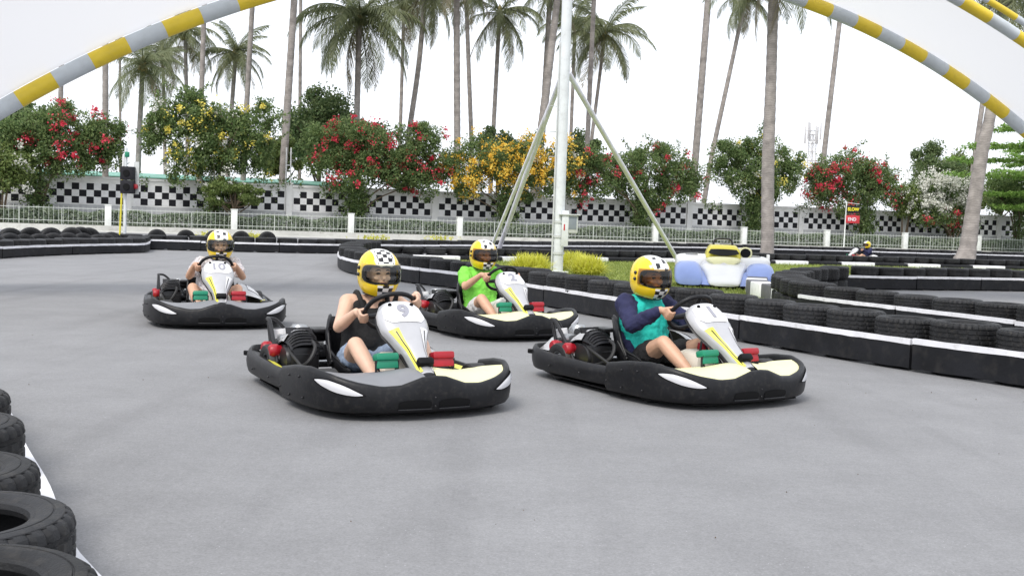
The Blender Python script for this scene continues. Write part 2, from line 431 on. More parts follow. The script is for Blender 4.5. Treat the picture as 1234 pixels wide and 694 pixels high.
def upright_mb():
    h = .105; R_ = .31; return MB().lathe([(R_ * .34, -h * .5), (R_ * .5, -h * .85), (R_ * .72, -h), (R_ * .9, -h), (R_ * .98, -h * .8), (R_, -h * .4), (R_ * .965, -h * .34), (R_ * .965, -h * .2), (R_, -h * .14), (R_, h * .14), (R_ * .965, h * .2), (R_ * .965, h * .34), (R_, h * .4), (R_ * .98, h * .8), (R_ * .9, h), (R_ * .72, h), (R_ * .5, h * .85), (R_ * .34, h * .5)], 28, close=True)
def lower_mb(centres, h, seg=14):
    mb = MB()
    for c in centres:
        R_ = .31; k = h / 2
        mb.lathe([(R_ * .62, -k * .9), (R_ * .85, -k), (R_ * .97, -k * .8), (R_, 0), (R_ * .97, k * .8), (R_ * .85, k), (R_ * .62, k * .9)], seg, c=(c.x, c.y, k + .001), close=True)
    return mb
TYRES = []
def tyre(c, h, key, label, group, tilt=0):
    fine = key == 'near'
    k = f'tyre_{key}_{h:.2f}'
    o = cached(k, 'tyre', lambda: tyre_mb(.31, h - .004, 132 if fine else 28, fine), 'rubber', None, angle=28 if fine else 50,
               loc=c, rot=(random.uniform(-tilt, tilt), random.uniform(-tilt, tilt), random.uniform(0, 6.28)))
    s = random.uniform(.94, 1.045); o.scale = (s, s, random.uniform(.93, 1.06)); o.location.z += h * (o.scale.z - 1) / 2
    tag(o, label, 'tyre', group); TYRES.append(o); return o
def offset_path(path, d):
    out = []
    for i, p in enumerate(path):
        t = path[min(i + 1, len(path) - 1)] - path[max(i - 1, 0)]; t.z = 0; t.normalize()
        out.append(p + Vector((-t.y, t.x, 0)) * d)
    return out
def belt_panel_mb(seg, d, z0, z1, th):
    """thin slab following seg; d sign = side of the back"""
    back = offset_path(seg, math.copysign(th, d)); rows = []
    for a, b in zip(seg, back):
        wob = random.uniform(-.004, .004)
        rows.append([(a.x, a.y, z0 + wob), (a.x, a.y, z1), (b.x, b.y, z1), (b.x, b.y, z0 + wob)])
    mb = MB(); mb.grid(rows, closed=True)
    n = len(rows); mb.add([rows[0][i] for i in range(4)], [(0, 1, 2, 3)]); mb.add([rows[-1][i] for i in range(4)], [(3, 2, 1, 0)])
    return mb
def barrier(label, px, back, bh=.31, th=.25, plen=2.2, key='far', tlabel='', tgroup='', spacing=.65, world=None, belt='belt', tyres=True, skip=None, belts=True, gap=.03, upper_off=.02, toff=.328):
    pts = world or [at(x, y) for x, y in px]
    path = resample(catmull(pts, 10), .12)
    root = thing('tyre_barrier', label, 'barrier', loc=(0, 0, 0))
    if belts:
        n = max(1, round((len(path) - 1) * .12 / plen)); st = (len(path) - 1) / n
        for k in range(n):
            seg = path[int(round(k * st)):int(round((k + 1) * st)) + 1]
            if len(seg) < 2: continue
            seg = [seg[0].lerp(seg[1], .12)] + seg[1:-1] + [seg[-1].lerp(seg[-2], .12)]
            jz = random.uniform(-.008, .008)
            build('belt_panel', belt_panel_mb(seg, back, gap, bh - .052 + jz, .025), belt, root, merge=True)
            s2 = offset_path(seg, -math.copysign(.006, back))
            build('white_strip', belt_panel_mb(s2, back, bh - .050 + jz, bh + jz, .045), 'strip_white', root, merge=True)
    cen = resample(offset_path(path, math.copysign(toff, back)), spacing)
    lo = build('lower_tyres', lower_mb(cen, th), 'rubber', root); lo['kind'] = 'stuff'
    if tyres:
        for c in cen:
            j = Vector((random.uniform(-upper_off, upper_off), random.uniform(-upper_off, upper_off), 0))
            tyre(c + j + Vector((0, 0, th * 1.5 + .002)), th, key, tlabel, tgroup)
    return root, path, cen
# A: foreground, left
A = []
for x, y in ((125, 694), (82, 635), (55, 567), (29, 524), (14, 492)):
    q = at(x, y, .36); A.append(q + Vector((-.31 * q.y, .31 * q.x, 0)).normalized() * .31 + Vector((0, 0, -.36)))
A[0].x += .01; A = [A[0] + (A[0] - A[1]) * 1.0 + Vector((-.11, 0, 0)), *A] + [A[-1] + (A[-1] - A[-3]) * .5 * k + Vector((-.012 * k * k, 0, 0)) for k in (1, 2, 3, 4)]
A = [q + Vector((-.03, -.01, 0)) for q in A]; A = offset_path(A, -.35)[::-1]
barrier('low barrier of stacked tyres bending round the open asphalt, in front of the karts', None, -1, world=A, key='near',
        tlabel='big black tyre lying flat on the barrier beside empty foreground asphalt', tgroup='tyres on the foreground barrier', plen=2.4, upper_off=.012, toff=.35)
# D: long barrier of the lawn island, facing the karts
Dpx = [(432, 311), (415, 314), (407, 319), (410, 325.5), (430, 332), (490, 341), (563, 351), (662, 371), (717, 382), (800, 396), (922, 418), (990, 430), (1105, 449), (1234, 469), (1400, 496)]
barrier('long belted tyre barrier curving past the two front karts to a rounded nose', Dpx, 1, key='near',
        tlabel='black tyre on the long belted barrier beside the front karts', tgroup='tyres on the long island barrier', plen=2.3)
# U: hairpin barrier to the right of the parked show kart
Upx = [(1330, 446), (1234, 420), (1100, 400), (1000, 386), (960, 379.5)]
barrier('belted tyre barrier running to the nose of the hairpin', Upx, -1, key='near', th=.24,
        tlabel='black tyre on the hairpin barrier behind the long belted barrier', tgroup='tyres on the front leg of the hairpin')
Npx = [(948, 377), (931, 369.5), (927, 362), (938, 356), (957, 352), (985, 349)]
barrier('rounded tyre nose of the hairpin beside the parked blue show kart', Npx, -1, key='near', belts=False,
        tlabel='black tyre in the rounded hairpin nose next to the white kerb blocks', tgroup='tyres round the hairpin nose')
U2 = [(1012, 348), (1060, 349.5), (1100, 350), (1160, 350.5), (1234, 351.5), (1350, 354)]
barrier('far leg of the hairpin barrier with a grey belt and white top', U2, 1, key='far',
        tlabel='black tyre on the far leg of the hairpin barrier', tgroup='tyres on the far leg of the hairpin')
# kerb blocks at the hairpin nose
kb = thing('kerb', 'short curved kerb of white and grey painted blocks beside the show kart', 'kerb')
kp = resample(catmull([at(912, 351), at(912, 357), at(930, 362), at(955, 369)], 8), .62)
for i, (a, b) in enumerate(zip(kp, kp[1:])):
    d = (b - a); c = (a + b) / 2
    build('kerb_block', MB().box((0, 0, .15), (d.length - .012, .40, .30), bev=.02), 'white_paint' if i % 2 else 'belt_grey', kb, loc=c, rot=(0, 0, math.atan2(d.y, d.x)))
# C: far barrier along the fence
Cpx = [(60, 300), (120, 300), (178, 301), (370, 305.5), (500, 305.5), (650, 305), (800, 305), (1000, 309), (1234, 315), (1320, 317.5)]
barrier('far belted tyre barrier running along the white fence', Cpx, 1, bh=.30, th=.22,
        tlabel='small black tyre on the far barrier in front of the white fence', tgroup='tyres on the far barrier along the fence', spacing=.64)
# E: back edge of the island
Epx = [(442, 311.5), (520, 314.5), (600, 315.5), (700, 316), (800, 317), (950, 319.5), (1100, 323), (1234, 326.5), (1300, 328.5)]
_, pathE, cenE = barrier('low double row of tyres along the back edge of the lawn', Epx, 1, th=.19, belts=False,
        tlabel='black tyre behind the white and black kerb at the back of the lawn', tgroup='tyres along the back of the lawn', spacing=.64)
ke = thing('kerb', 'long low kerb of alternating white and black blocks at the back of the lawn', 'kerb')
kp = resample(catmull([p for p in offset_path(pathE, -.12)[::12]], 3), 1.35)
for i, (a, b) in enumerate(zip(kp, kp[1:])):
    d = (b - a); c = (a + b) / 2
    build('kerb_block', MB().box((0, 0, .08), (d.length - .02, .3, .16), bev=.02), 'strip_white' if i % 2 else 'belt', ke, loc=c, rot=(0, 0, math.atan2(d.y, d.x)))
# B: left mid barrier with upright tyres behind
Bpx = [(-90, 318), (-40, 315), (0, 312), (48, 309), (113, 306.5), (151, 305.5), (172, 305), (180, 303), (181, 300)]
_, pathB, cenB = barrier('left belted tyre barrier below the start lights', Bpx, 1, bh=.27, th=.20, plen=3.0,
        tlabel='black tyre lying on the left barrier below the start lights', tgroup='tyres lying on the left barrier')
for k, c in enumerate(resample(offset_path(pathB[:-14], 1.02), .55) + resample(offset_path(pathB[:-20], 1.75), .72)):
    o = cached('tyre_up', 'tyre', upright_mb, 'rubber', None, angle=50, loc=(c.x, c.y, .19 + (k > 20) * .12 + random.uniform(-.03, .03)),
               rot=(PI / 2 + random.uniform(-.12, .12), 0, R(35) + random.uniform(-.3, .3)))
    tag(o, 'upright half buried black tyre in the row behind the left barrier', 'tyre', 'upright tyres behind the left barrier')
for k, c in enumerate(resample([at(183, 296), at(318, 297.5)], .98)):
    o = cached('tyre_up', 'tyre', upright_mb, 'rubber', None, angle=50, loc=(c.x, c.y + .5, .22), rot=(PI / 2, 0, R(20) + random.uniform(-.2, .2)))
    tag(o, 'upright half buried black tyre behind the far barrier near the white flowering tree', 'tyre', 'upright tyres behind the far barrier')

# ------------------------------------------------------------------ lawn of the island
lp = [at(432, 316), at(440, 325), at(500, 332), at(563, 343), at(662, 361), at(800, 380), at(922, 400), at(985, 410), at(985, 390), at(930, 372), at(915, 358), at(950, 345), at(1050, 337), at(1234, 338), at(1300, 339), at(1300, 327.5), at(1100, 323), at(950, 319), at(700, 316), at(520, 314)]
sheet('lawn', [(p.x, p.y) for p in lp], .008, 'lawn')
def inpoly(x, y, poly):
    c = np.zeros(len(x), bool); j = len(poly) - 1
    for i in range(len(poly)):
        xi, yi, xj, yj = poly[i].x, poly[i].y, poly[j].x, poly[j].y
        c ^= ((yi > y) != (yj > y)) & (x < (xj - xi) * (y - yi) / (yj - yi + 1e-12) + xi); j = i
    return c
gx = RNG.uniform(-4, 22, 160000); gy = RNG.uniform(12, 44, 160000); k = inpoly(gx, gy, lp); gx, gy = gx[k][:60000], gy[k][:60000]
P = np.stack([gx, gy, np.full(len(gx), .035)], 1)
g = leaves('grass', P, RNG.uniform(.06, .13, len(P)), 'leaf_lawn', aspect=.22, outward=np.array([0, 0, 1.5]))
tag(g, 'short yellow green grass covering the lawn island', 'grass', kind='stuff')

# ------------------------------------------------------------------ checkered wall
T0, T1 = -27.2, 74.0
pil = [9.29 + 8.06 * k for k in range(-5, 9)]
wall = thing('checkered_wall', 'long white boundary wall painted with black and white checkers', 'wall')
mb = MB()
def wbox(mb, t0, t1, p0, p1, z0, z1):
    vs = [W(t, p, z) for t in (t0, t1) for p in (p0, p1) for z in (z0, z1)]
    mb.add(vs, [(0, 1, 3, 2), (4, 6, 7, 5), (0, 4, 5, 1), (2, 3, 7, 6), (0, 2, 6, 4), (1, 5, 7, 3)])
for a, b in zip(pil, pil[1:]):
    m1 = MB(); wbox(m1, a + .17, b - .17, PW, PW + .18, 0, 2.50); build('wall_section', m1, 'white_wall', wall, smooth=False)
    m1 = MB(); wbox(m1, a + .17, b - .17, PW - .03, PW - .004, 0, 1.20); build('plinth', m1, 'plinth', wall, smooth=False)
    n = 22; sq = (b - a - .5) / n; w0 = .25
    m2 = MB()
    for i in range(n):
        for j in range(3):
            t = a + w0 + i * sq; z = 1.27 + j * .334
            m2.mi = (i + j) % 2
            m2.add([W(t, PW - .012, z), W(t + sq, PW - .012, z), W(t + sq, PW - .012, z + .334), W(t, PW - .012, z + .334)], [(0, 1, 2, 3)])
    build('checker_panel', m2, ['white_paint', 'black_paint'], wall, smooth=False)
    m3 = MB(); wbox(m3, a + .17, b - .17, PW - .07, PW + .24, 2.505, 2.62); build('wall_cap', m3, 'white_wall', wall, smooth=False)
for a in pil:
    m3 = MB(); wbox(m3, a - .165, a + .165, PW - .09, PW + .26, 0, 2.66); wbox(m3, a - .2, a + .2, PW - .13, PW + .3, 2.663, 2.73)
    build('pillar', m3, 'white_wall', wall, smooth=False)

# ------------------------------------------------------------------ white fence
fence = thing('fence', 'low white metal picket fence with square posts along the track', 'fence')
posts = [12.01 + 5.87 * k for k in range(-7, 11)]
for a in posts:
    m1 = MB(); m1.box((0, 0, .60), (.30, .26, 1.2), bev=.02); m1.box((0, 0, 1.215), (.34, .30, .05), bev=.01)
    build('fence_post', m1, 'post_paint', fence, loc=W(a, PF, .0), rot=(0, 0, AL))
for a, b in zip(posts, posts[1:]):
    m1 = MB(); L = b - a - .3
    for z in (.42, 1.02): m1.box((L / 2, 0, z), (L, .022, .024))
    n = int(L / .21)
    for i in range(n): m1.box(((i + .5) * L / n, 0, .70), (.011, .011, .86))
    for q in (.33, .66): m1.box((L * q, 0, .52), (.022, .022, 1.02))
    build('railing', m1, 'fence_paint', fence, smooth=False, loc=W(a + .15, PF, .0), rot=(0, 0, AL))
m1 = MB(); wbox(m1, posts[0], posts[-1], PF - .24, PF + .24, 0, .24); o = build('fence_kerb', m1, 'concrete', fence, smooth=False)
# hedge behind it
n = 60000; t = RNG.uniform(posts[0], posts[-1], n); pp = PF + .85 + RNG.uniform(-.42, .42, n); top = .90 + .07 * np.sin(t * 1.7) + .05 * np.sin(t * 4.1 + 1)
z = np.where(RNG.random(n) < .45, top - np.abs(RNG.normal(0, .05, n)), RNG.uniform(.15, 1, n) * top)
fr = RNG.random(n) < .5; pp = np.where(fr & (z < top - .1), PF + .40 + np.abs(RNG.normal(0, .06, n)), pp)
P = np.stack([t * CA - pp * SA, t * SA + pp * CA, z], 1)
hg = leaves('hedge', P, RNG.uniform(.12, .22, n), ['leaf_grey'], aspect=.6)
tag(hg, 'long clipped grey green hedge behind the white picket fence', 'hedge', kind='stuff')

# ------------------------------------------------------------------ flowering shrubs in planters against the wall
PS = PW - 1.15
def shrub(label, x0, x1, yt, yb, stem_x, flower=None, nf=0, leaf='leaf_boug', leafn=5200, p=PS, planter=True, name='bougainvillea', seed=1, twigs=14, droop=.5, flower2=None, nf2=0, group=None, zmin=1.0, low=None):
    rng = np.random.default_rng(seed); yc = (yt + yb) / 2
    ta, _ = onp(x0, yc, p); tb, _ = onp(x1, yc, p); _, zt = onp((x0 + x1) / 2, yt, p); _, zb = onp((x0 + x1) / 2, yb, p); zb = max(zb, zmin)
    ts, _ = onp(stem_x, yb, p)
    base = W(ts, p, 0); root = thing(name, label, 'shrub', loc=base, rz=AL, group=group)
    # local frame: x along wall, y away, z up
    cx = (ta + tb) / 2 - ts; hw = (tb - ta) / 2; cz = (zt + zb) / 2; hz = (zt - zb) / 2; hd = min(1.0, hw * .7)
    leafn = int(leafn * 3.2); nc = int(44 + hw * 22); C = []
    while len(C) < nc:
        q = rng.uniform(-1, 1, 3)
        if np.sum(np.abs(q) ** 3.4) > 1: continue
        C.append((cx + q[0] * hw * .95, q[1] * hd, cz + q[2] * hz * .86 * (1 - .28 * math.sin(q[0] * 5 + seed))))
    C = np.array(C); cr = rng.uniform(.30, .68, nc)
    ci = rng.integers(0, nc, leafn); off = rng.normal(size=(leafn, 3)); off /= np.linalg.norm(off, axis=1)[:, None]
    P = C[ci] + off * (cr[ci] * rng.uniform(.45, 1.08, leafn))[:, None]
    tw = []
    mbt = MB()
    for k in range(int(twigs * 1.7)):                       # long stray shoots
        a = C[rng.integers(0, nc)]; d = np.array([rng.normal(0, .55), rng.normal(0, .3), rng.uniform(.4, 1.2)]); d /= np.linalg.norm(d)
        L = rng.uniform(.6, 1.7); pts = []
        for s_ in np.linspace(0, 1, 7):
            q = a + d * L * s_ + np.array([d[0] * .5 * s_ * s_, 0, -droop * L * s_ * s_]); pts.append(Vector(q))
            if s_ > .2: tw.append(q + rng.normal(0, .07, (9, 3)))
        mbt.tube(pts, [.012] * 6 + [.005], 4, caps=False)
    if tw: P = np.concatenate([P] + tw)
    # stems
    mbs = MB()
    for k in range(3 + int(hw)):
        e = C[rng.integers(0, nc)]; b = Vector((rng.normal(0, .08), rng.normal(0, .06), .5 if planter else 0))
        m_ = Vector((b.x * 1.5 + e[0] * .25, e[1] * .3, .5 + (e[2] - .5) * .55))
        mbs.tube(catmull([b, m_, Vector(e)], 5), list(np.linspace(.07, .02, 11)), 6)
    build('stem', mbs, 'twig', root)
    build('twigs', mbt, 'twig', root)['kind'] = 'stuff'
    leaves('foliage', P, rng.uniform(.10, .20, len(P)), leaf, root)
    if low is not None:                          # trailing curtain down to the planter
        n = int(low * 1.8); q = np.stack([rng.normal(0, .42, n) * (.6 + .5 * rng.random(n)), rng.normal(-.15, .2, n), rng.uniform(.75, zb + .7, n)], 1)
        leaves('trailing_foliage', q, rng.uniform(.10, .19, n), leaf, root)
    def flowers(mat_, cnt, nm, bias):
        Q = []
        pick = rng.choice(nc, max(4, int(nc * .45)), replace=False)
        for k in range(int(cnt * (1.7 if 'red' not in mat_ else .95))):
            c = C[pick[rng.integers(0, len(pick))] if rng.random() < .75 else rng.integers(0, nc)]; d = rng.normal(size=3); d[1] = -abs(d[1]) - .3; d[2] += bias; d /= np.linalg.norm(d)
            q = c + d * rng.uniform(.50, .80); m_ = int(rng.integers(14, 44)); sp = rng.uniform(.06, .19)
            Q.append(q + rng.normal(0, sp, (m_, 3)))
        Q = np.concatenate(Q); leaves(nm, Q, rng.uniform(.08, .15, len(Q)), mat_, root, aspect=.85)
    if flower: flowers(flower, nf, 'flowers', .4)
    if flower2: flowers(flower2, nf2, 'flowers', .1)
    if planter:
        mp = MB(); mp.box((0, 0, .40), (1.75, .85, .80), bev=.03); mp.box((-.46, -.43, .40), (.03, .02, .7)); mp.box((.46, -.43, .40), (.03, .02, .7))
        build('planter_box', mp, 'planter_grey', root)
    return root
G = 'bougainvilleas in planters against the checkered wall'
shrub('wide red flowering bougainvillea under the left foot of the arch', -6, 158, 132, 208, 45, 'bract_red', 46, seed=11, low=900, leafn=6500, group=G)
shrub('pale green shrub with small white blooms beside the left red bougainvillea', -30, 34, 180, 226, 2, 'bract_white', 22, leaf='leaf_light', seed=12, leafn=2600, twigs=6, planter=False, p=PS - 1.0, name='flowering_shrub')
shrub('tall dark green bougainvillea with scattered yellow blooms behind the start lights', 168, 334, 118, 217, 258, 'bract_paleyellow', 30, seed=13, low=900, leafn=9000, twigs=34, droop=.15, flower2='bract_white', nf2=8, group=G)
shrub('dense bougainvillea covered in crimson blooms, beside the yellow one', 356, 548, 146, 233, 428, 'bract_red', 92, seed=14, low=1500, leafn=9500, twigs=18, group=G)
shrub('yellow and orange flowering bougainvillea behind the steel mast', 530, 702, 166, 241, 610, 'bract_yellow', 170, seed=15, low=1200, leafn=6500, twigs=16, flower2='bract_white', nf2=14, group=G)
shrub('bushy green bougainvillea with sparse red blooms behind the slanting strut', 688, 856, 178, 247, 772, 'bract_red', 42, seed=16, low=1500, leafn=7500, twigs=26, droop=.2, group=G)
shrub('tall rounded green shrub with a few yellow blooms behind the straight palm trunk', 860, 966, 160, 250, 908, 'bract_paleyellow', 14, seed=17, low=1600, leafn=7500, twigs=14, flower2='bract_white', nf2=10, group=G)
shrub('tall red flowering bougainvillea behind the slow sign', 972, 1082, 186, 256, 1042, 'bract_red', 72, seed=18, low=1200, leafn=6500, twigs=18, droop=.1, flower2='bract_red', nf2=26, group=G)
shrub('white flowering bougainvillea with red blooms at its foot', 1094, 1174, 214, 260, 1148, 'bract_white', 230, seed=19, low=500, leafn=4600, twigs=8, group=G)
shrub('low red blooms trailing under the white bougainvillea', 1096, 1176, 256, 270, 1150, 'bract_red', 14, seed=20, leafn=700, twigs=2, planter=False, p=PS - .5, zmin=1.3, name='bougainvillea')
shrub('thin pale shrub between the red and the white bougainvillea', 1076, 1104, 222, 262, 1090, 'bract_white', 8, leaf='leaf_light', seed=21, leafn=1300, twigs=6, planter=False, name='flowering_shrub')
shrub('dark green shrub at the far end of the checkered wall, past the leaning palm', 1192, 1262, 206, 258, 1228, None, 0, seed=22, leafn=4200, twigs=10, low=700, planter=False, name='flowering_shrub')

vs_ = []
for x0, x1 in ((150, 180), (325, 365), (535, 560), (660, 700), (845, 870), (955, 985), (1075, 1100)):
    a, _z = onp(x0, 240, PW); b_, _z = onp(x1, 240, PW); n = int((b_ - a) * 90); t = RNG.uniform(a, b_, n); pp = PW - .1 + RNG.normal(0, .14, n); z = 2.62 + RNG.normal(.05, .22, n) + .25 * np.sin(t * 2.1)
    vs_.append(np.stack([t * CA - pp * SA, t * SA + pp * CA, z], 1))
vs_ = np.concatenate(vs_); o = leaves('creeper', vs_, RNG.uniform(.10, .2, len(vs_)), 'leaf_boug'); tag(o, 'leafy creeper trailing along the cap of the checkered wall', 'creeper', kind='stuff')
# ------------------------------------------------------------------ trees
def tree(label, cx, yt, yb, hwpx, p, leaf='leaf_tree', n=6000, seed=3, base_px=None, name='tree', lsize=(.16, .3), nclump=26, flat=1.0, flower=None, trunk_r=.14, group=None, cr=(.3, .7)):
    rng = np.random.default_rng(seed)
    tc, zt = onp(cx, yt, p); _, zb = onp(cx, yb, p); ta, _ = onp(cx - hwpx, yt, p); hw = tc - ta
    tb = onp(base_px or cx, yb, p)[0]; base = W(tb, p, 0)
    root = thing(name, label, 'tree', loc=base, rz=AL, group=group)
    cz = (zt + zb) / 2; hz = (zt - zb) / 2; C = []
    while len(C) < nclump:
        q = rng.uniform(-1, 1, 3)
        if np.sum(q * q) > 1 or np.sum(q * q) < .12: continue
        C.append((tc - tb + q[0] * hw * .82, q[1] * hw * .7, cz + q[2] * hz * .85))
    C = np.array(C); r = rng.uniform(*cr, nclump) * min(hw, hz * 1.3) * .55
    n = int(n * 1.7); ci = rng.integers(0, nclump, n); off = rng.normal(size=(n, 3)); off /= np.linalg.norm(off, axis=1)[:, None]
    P = C[ci] + off * (r[ci] * rng.uniform(.3, 1.1, n))[:, None] * np.array([1, 1, flat])
    mb = MB(); top = Vector((tc - tb, 0, cz + hz * .3)); mid = Vector(((tc - tb) * .3 + rng.normal(0, .05), rng.normal(0, .05), max(.4, cz - hz) * .6))
    mb.tube(catmull([Vector((0, 0, 0)), mid, top], 6), list(np.linspace(trunk_r, trunk_r * .25, 13)), 8)
    for k in range(0, nclump, 2):
        e = Vector(C[k]); s_ = mid.lerp(top, rng.uniform(0, .7)); mb.tube(catmull([s_, s_.lerp(e, .5) + Vector((0, 0, -.05)), e], 4), list(np.linspace(trunk_r * .4, trunk_r * .1, 9)), 5)
    build('trunk', mb, 'twig', root)
    leaves('crown', P, rng.uniform(*lsize, len(P)), leaf, root)
    if flower:
        Q = []
        for k in range(flower[1]):
            c = C[rng.integers(0, nclump)]; d = rng.normal(size=3); d[1] = -abs(d[1]); d[2] = abs(d[2]); d /= np.linalg.norm(d); Q.append(c + d * .35 + rng.normal(0, .05, (9, 3)))
        Q = np.concatenate(Q); leaves('flowers', Q, rng.uniform(.08, .13, len(Q)), flower[0], root, aspect=.85)
    return root
tree('small flat topped tree with white flowers standing in the hedge', 284, 213, 255, 47, PF + .9, 'leaf_light', 5200, 31, base_px=284, lsize=(.09, .17), nclump=40, flat=.7, flower=('bract_white', 26), trunk_r=.13, cr=(.3, .6), name='small_tree')
tree('leafy green tree rising behind the crimson bougainvillea', 385, 108, 200, 52, PW + 9, 'leaf_tree', 9000, 32, nclump=46, trunk_r=.25)
tree('broad bush tree behind the crimson bougainvillea, below the drooping palm', 430, 142, 215, 55, PW + 6, 'leaf_tree', 6000, 33, nclump=34, trunk_r=.2)
tree('dark rounded tree top above the yellow bougainvillea', 600, 152, 210, 34, PW + 10, 'leaf_tree', 4500, 34, nclump=26, trunk_r=.2)
tree('small dark tree just behind the steel mast', 705, 158, 215, 26, PW + 11, 'leaf_tree', 3200, 35, nclump=20, trunk_r=.2)
tree('round crowned tree beyond the white bougainvillea', 1128, 169, 236, 36, PW + 16, 'leaf_tree', 7000, 36, nclump=34, trunk_r=.3)
tree('thin olive tree beside the round crowned tree', 1158, 176, 236, 22, PW + 18, 'leaf_light', 2600, 37, nclump=22, trunk_r=.2)
tree('pale bushy tree beyond the far end of the wall', 1205, 215, 260, 40, PW + 8, 'leaf_light', 3600, 38, nclump=26, trunk_r=.2)
tree('thin leafy tree behind the left end of the wall', 30, 118, 200, 45, PW + 8, 'leaf_tree', 4200, 39, nclump=26, trunk_r=.2)
tree('green bushy tree between the dark and the crimson bougainvillea', 340, 165, 215, 30, PW + 5, 'leaf_light', 3600, 40, nclump=22, trunk_r=.16)
# layered almond tree at the right
def almond():
    rng = np.random.default_rng(5); p = PW - 6; base_t = onp(1268, 250, p)[0]
    root = thing('almond_tree', 'bright green tree with flat layered branches beside the leaning palm', 'tree', loc=W(base_t, p, 0), rz=AL)
    top = onp(1268, 130, p)[1]; mb = MB(); mb.tube([(0, 0, 0), (.05, 0, top * .5), (0, 0, top)], [.16, .1, .03], 8); P = []
    for y, l in ((158, 52), (180, 72), (197, 90), (216, 112), (238, 62), (254, 48)):
        z = onp(1268, y, p)[1]; L = abs(base_t - onp(1268 - l, y, p)[0])
        for k in range(9):
            a = 2 * PI * k / 9 + rng.uniform(-.2, .2); l2 = L * rng.uniform(.8, 1.05); e = Vector((math.cos(a) * l2, math.sin(a) * l2, z + .12))
            mb.tube([(0, 0, z), e * .5 + Vector((0, 0, z * .5 + .1)), e], [.035, .022, .008], 5)
            for s_ in np.linspace(.2, 1, 20):
                q = np.array([math.cos(a) * l2 * s_, math.sin(a) * l2 * s_, z + .14]); P.append(q + rng.normal(0, 1, (20, 3)) * np.array([.24, .24, .075]))
    P = np.concatenate(P); build('trunk', mb, 'twig', root); leaves('crown', P, rng.uniform(.16, .30, len(P)), 'leaf_almond', root, up=1.5)
almond()

# ------------------------------------------------------------------ coconut palms
def frond_mesh(kind, seed):
    rng = np.random.default_rng(seed); L = 4.3
    e0, dr = {'up': (R(62), 1.2), 'mid': (R(30), 1.75), 'flat': (R(4), 1.6), 'low': (R(-30), 1.15), 'dry': (R(-52), .7)}[kind]
    pts = []; p = Vector((0, 0, 0)); n = 22; side = rng.normal(0, .12)
    for i in range(n + 1):
        s = i / n; e = e0 - dr * s ** 1.25; pts.append(p.copy()); p = p + Vector((math.cos(e) * math.cos(side * s), math.cos(e) * math.sin(side * s), math.sin(e))) * (L / n)
    mb = MB(); mb.tube(pts, list(np.linspace(.05, .008, n + 1)), 5, caps=False)
    for i in range(3, 60):
        s = i / 60; k = s * n; a = int(k); q = pts[a].lerp(pts[min(a + 1, n)], k - a); tg = (pts[min(a + 1, n)] - pts[max(a - 1, 0)]).normalized()
        sd_ = tg.cross(Vector((0, 0, 1)))
        sd_ = sd_.normalized() if sd_.length > .05 else Vector((0, 1, 0))
        ln = (.95 * math.sin(PI * min(1, .12 + s * .95)) ** .6 + .1) * rng.uniform(.85, 1.1)
        for sg in (-1, 1):
            if rng.random() < (.3 if kind == 'dry' else .05): continue
            dd = (sd_ * sg * rng.uniform(.65, .95) + tg * (.55 + .4 * s) + Vector((0, 0, -.12))).normalized()
            m_ = q + dd * ln * .5 + Vector((0, 0, -.06 * ln)); t_ = q + dd * ln * .92 + Vector((0, 0, -(.36 + rng.uniform(0, .22)) * ln))
            wv = tg * .032
            mb.add([q - wv * .6, q + wv * .6, m_ + wv, m_ - wv, t_], [(0, 1, 2, 3), (3, 2, 4)])
    return mb
FR = {}
for kd in ('up', 'mid', 'flat', 'low', 'dry'):
    for v in (0, 1): FR[(kd, v)] = frond_mesh(kd, hash((len(kd), v)) % 99 + v * 7).mesh('frond', ['leaf_palm_dry' if kd == 'dry' else 'leaf_palm'], smooth=False)
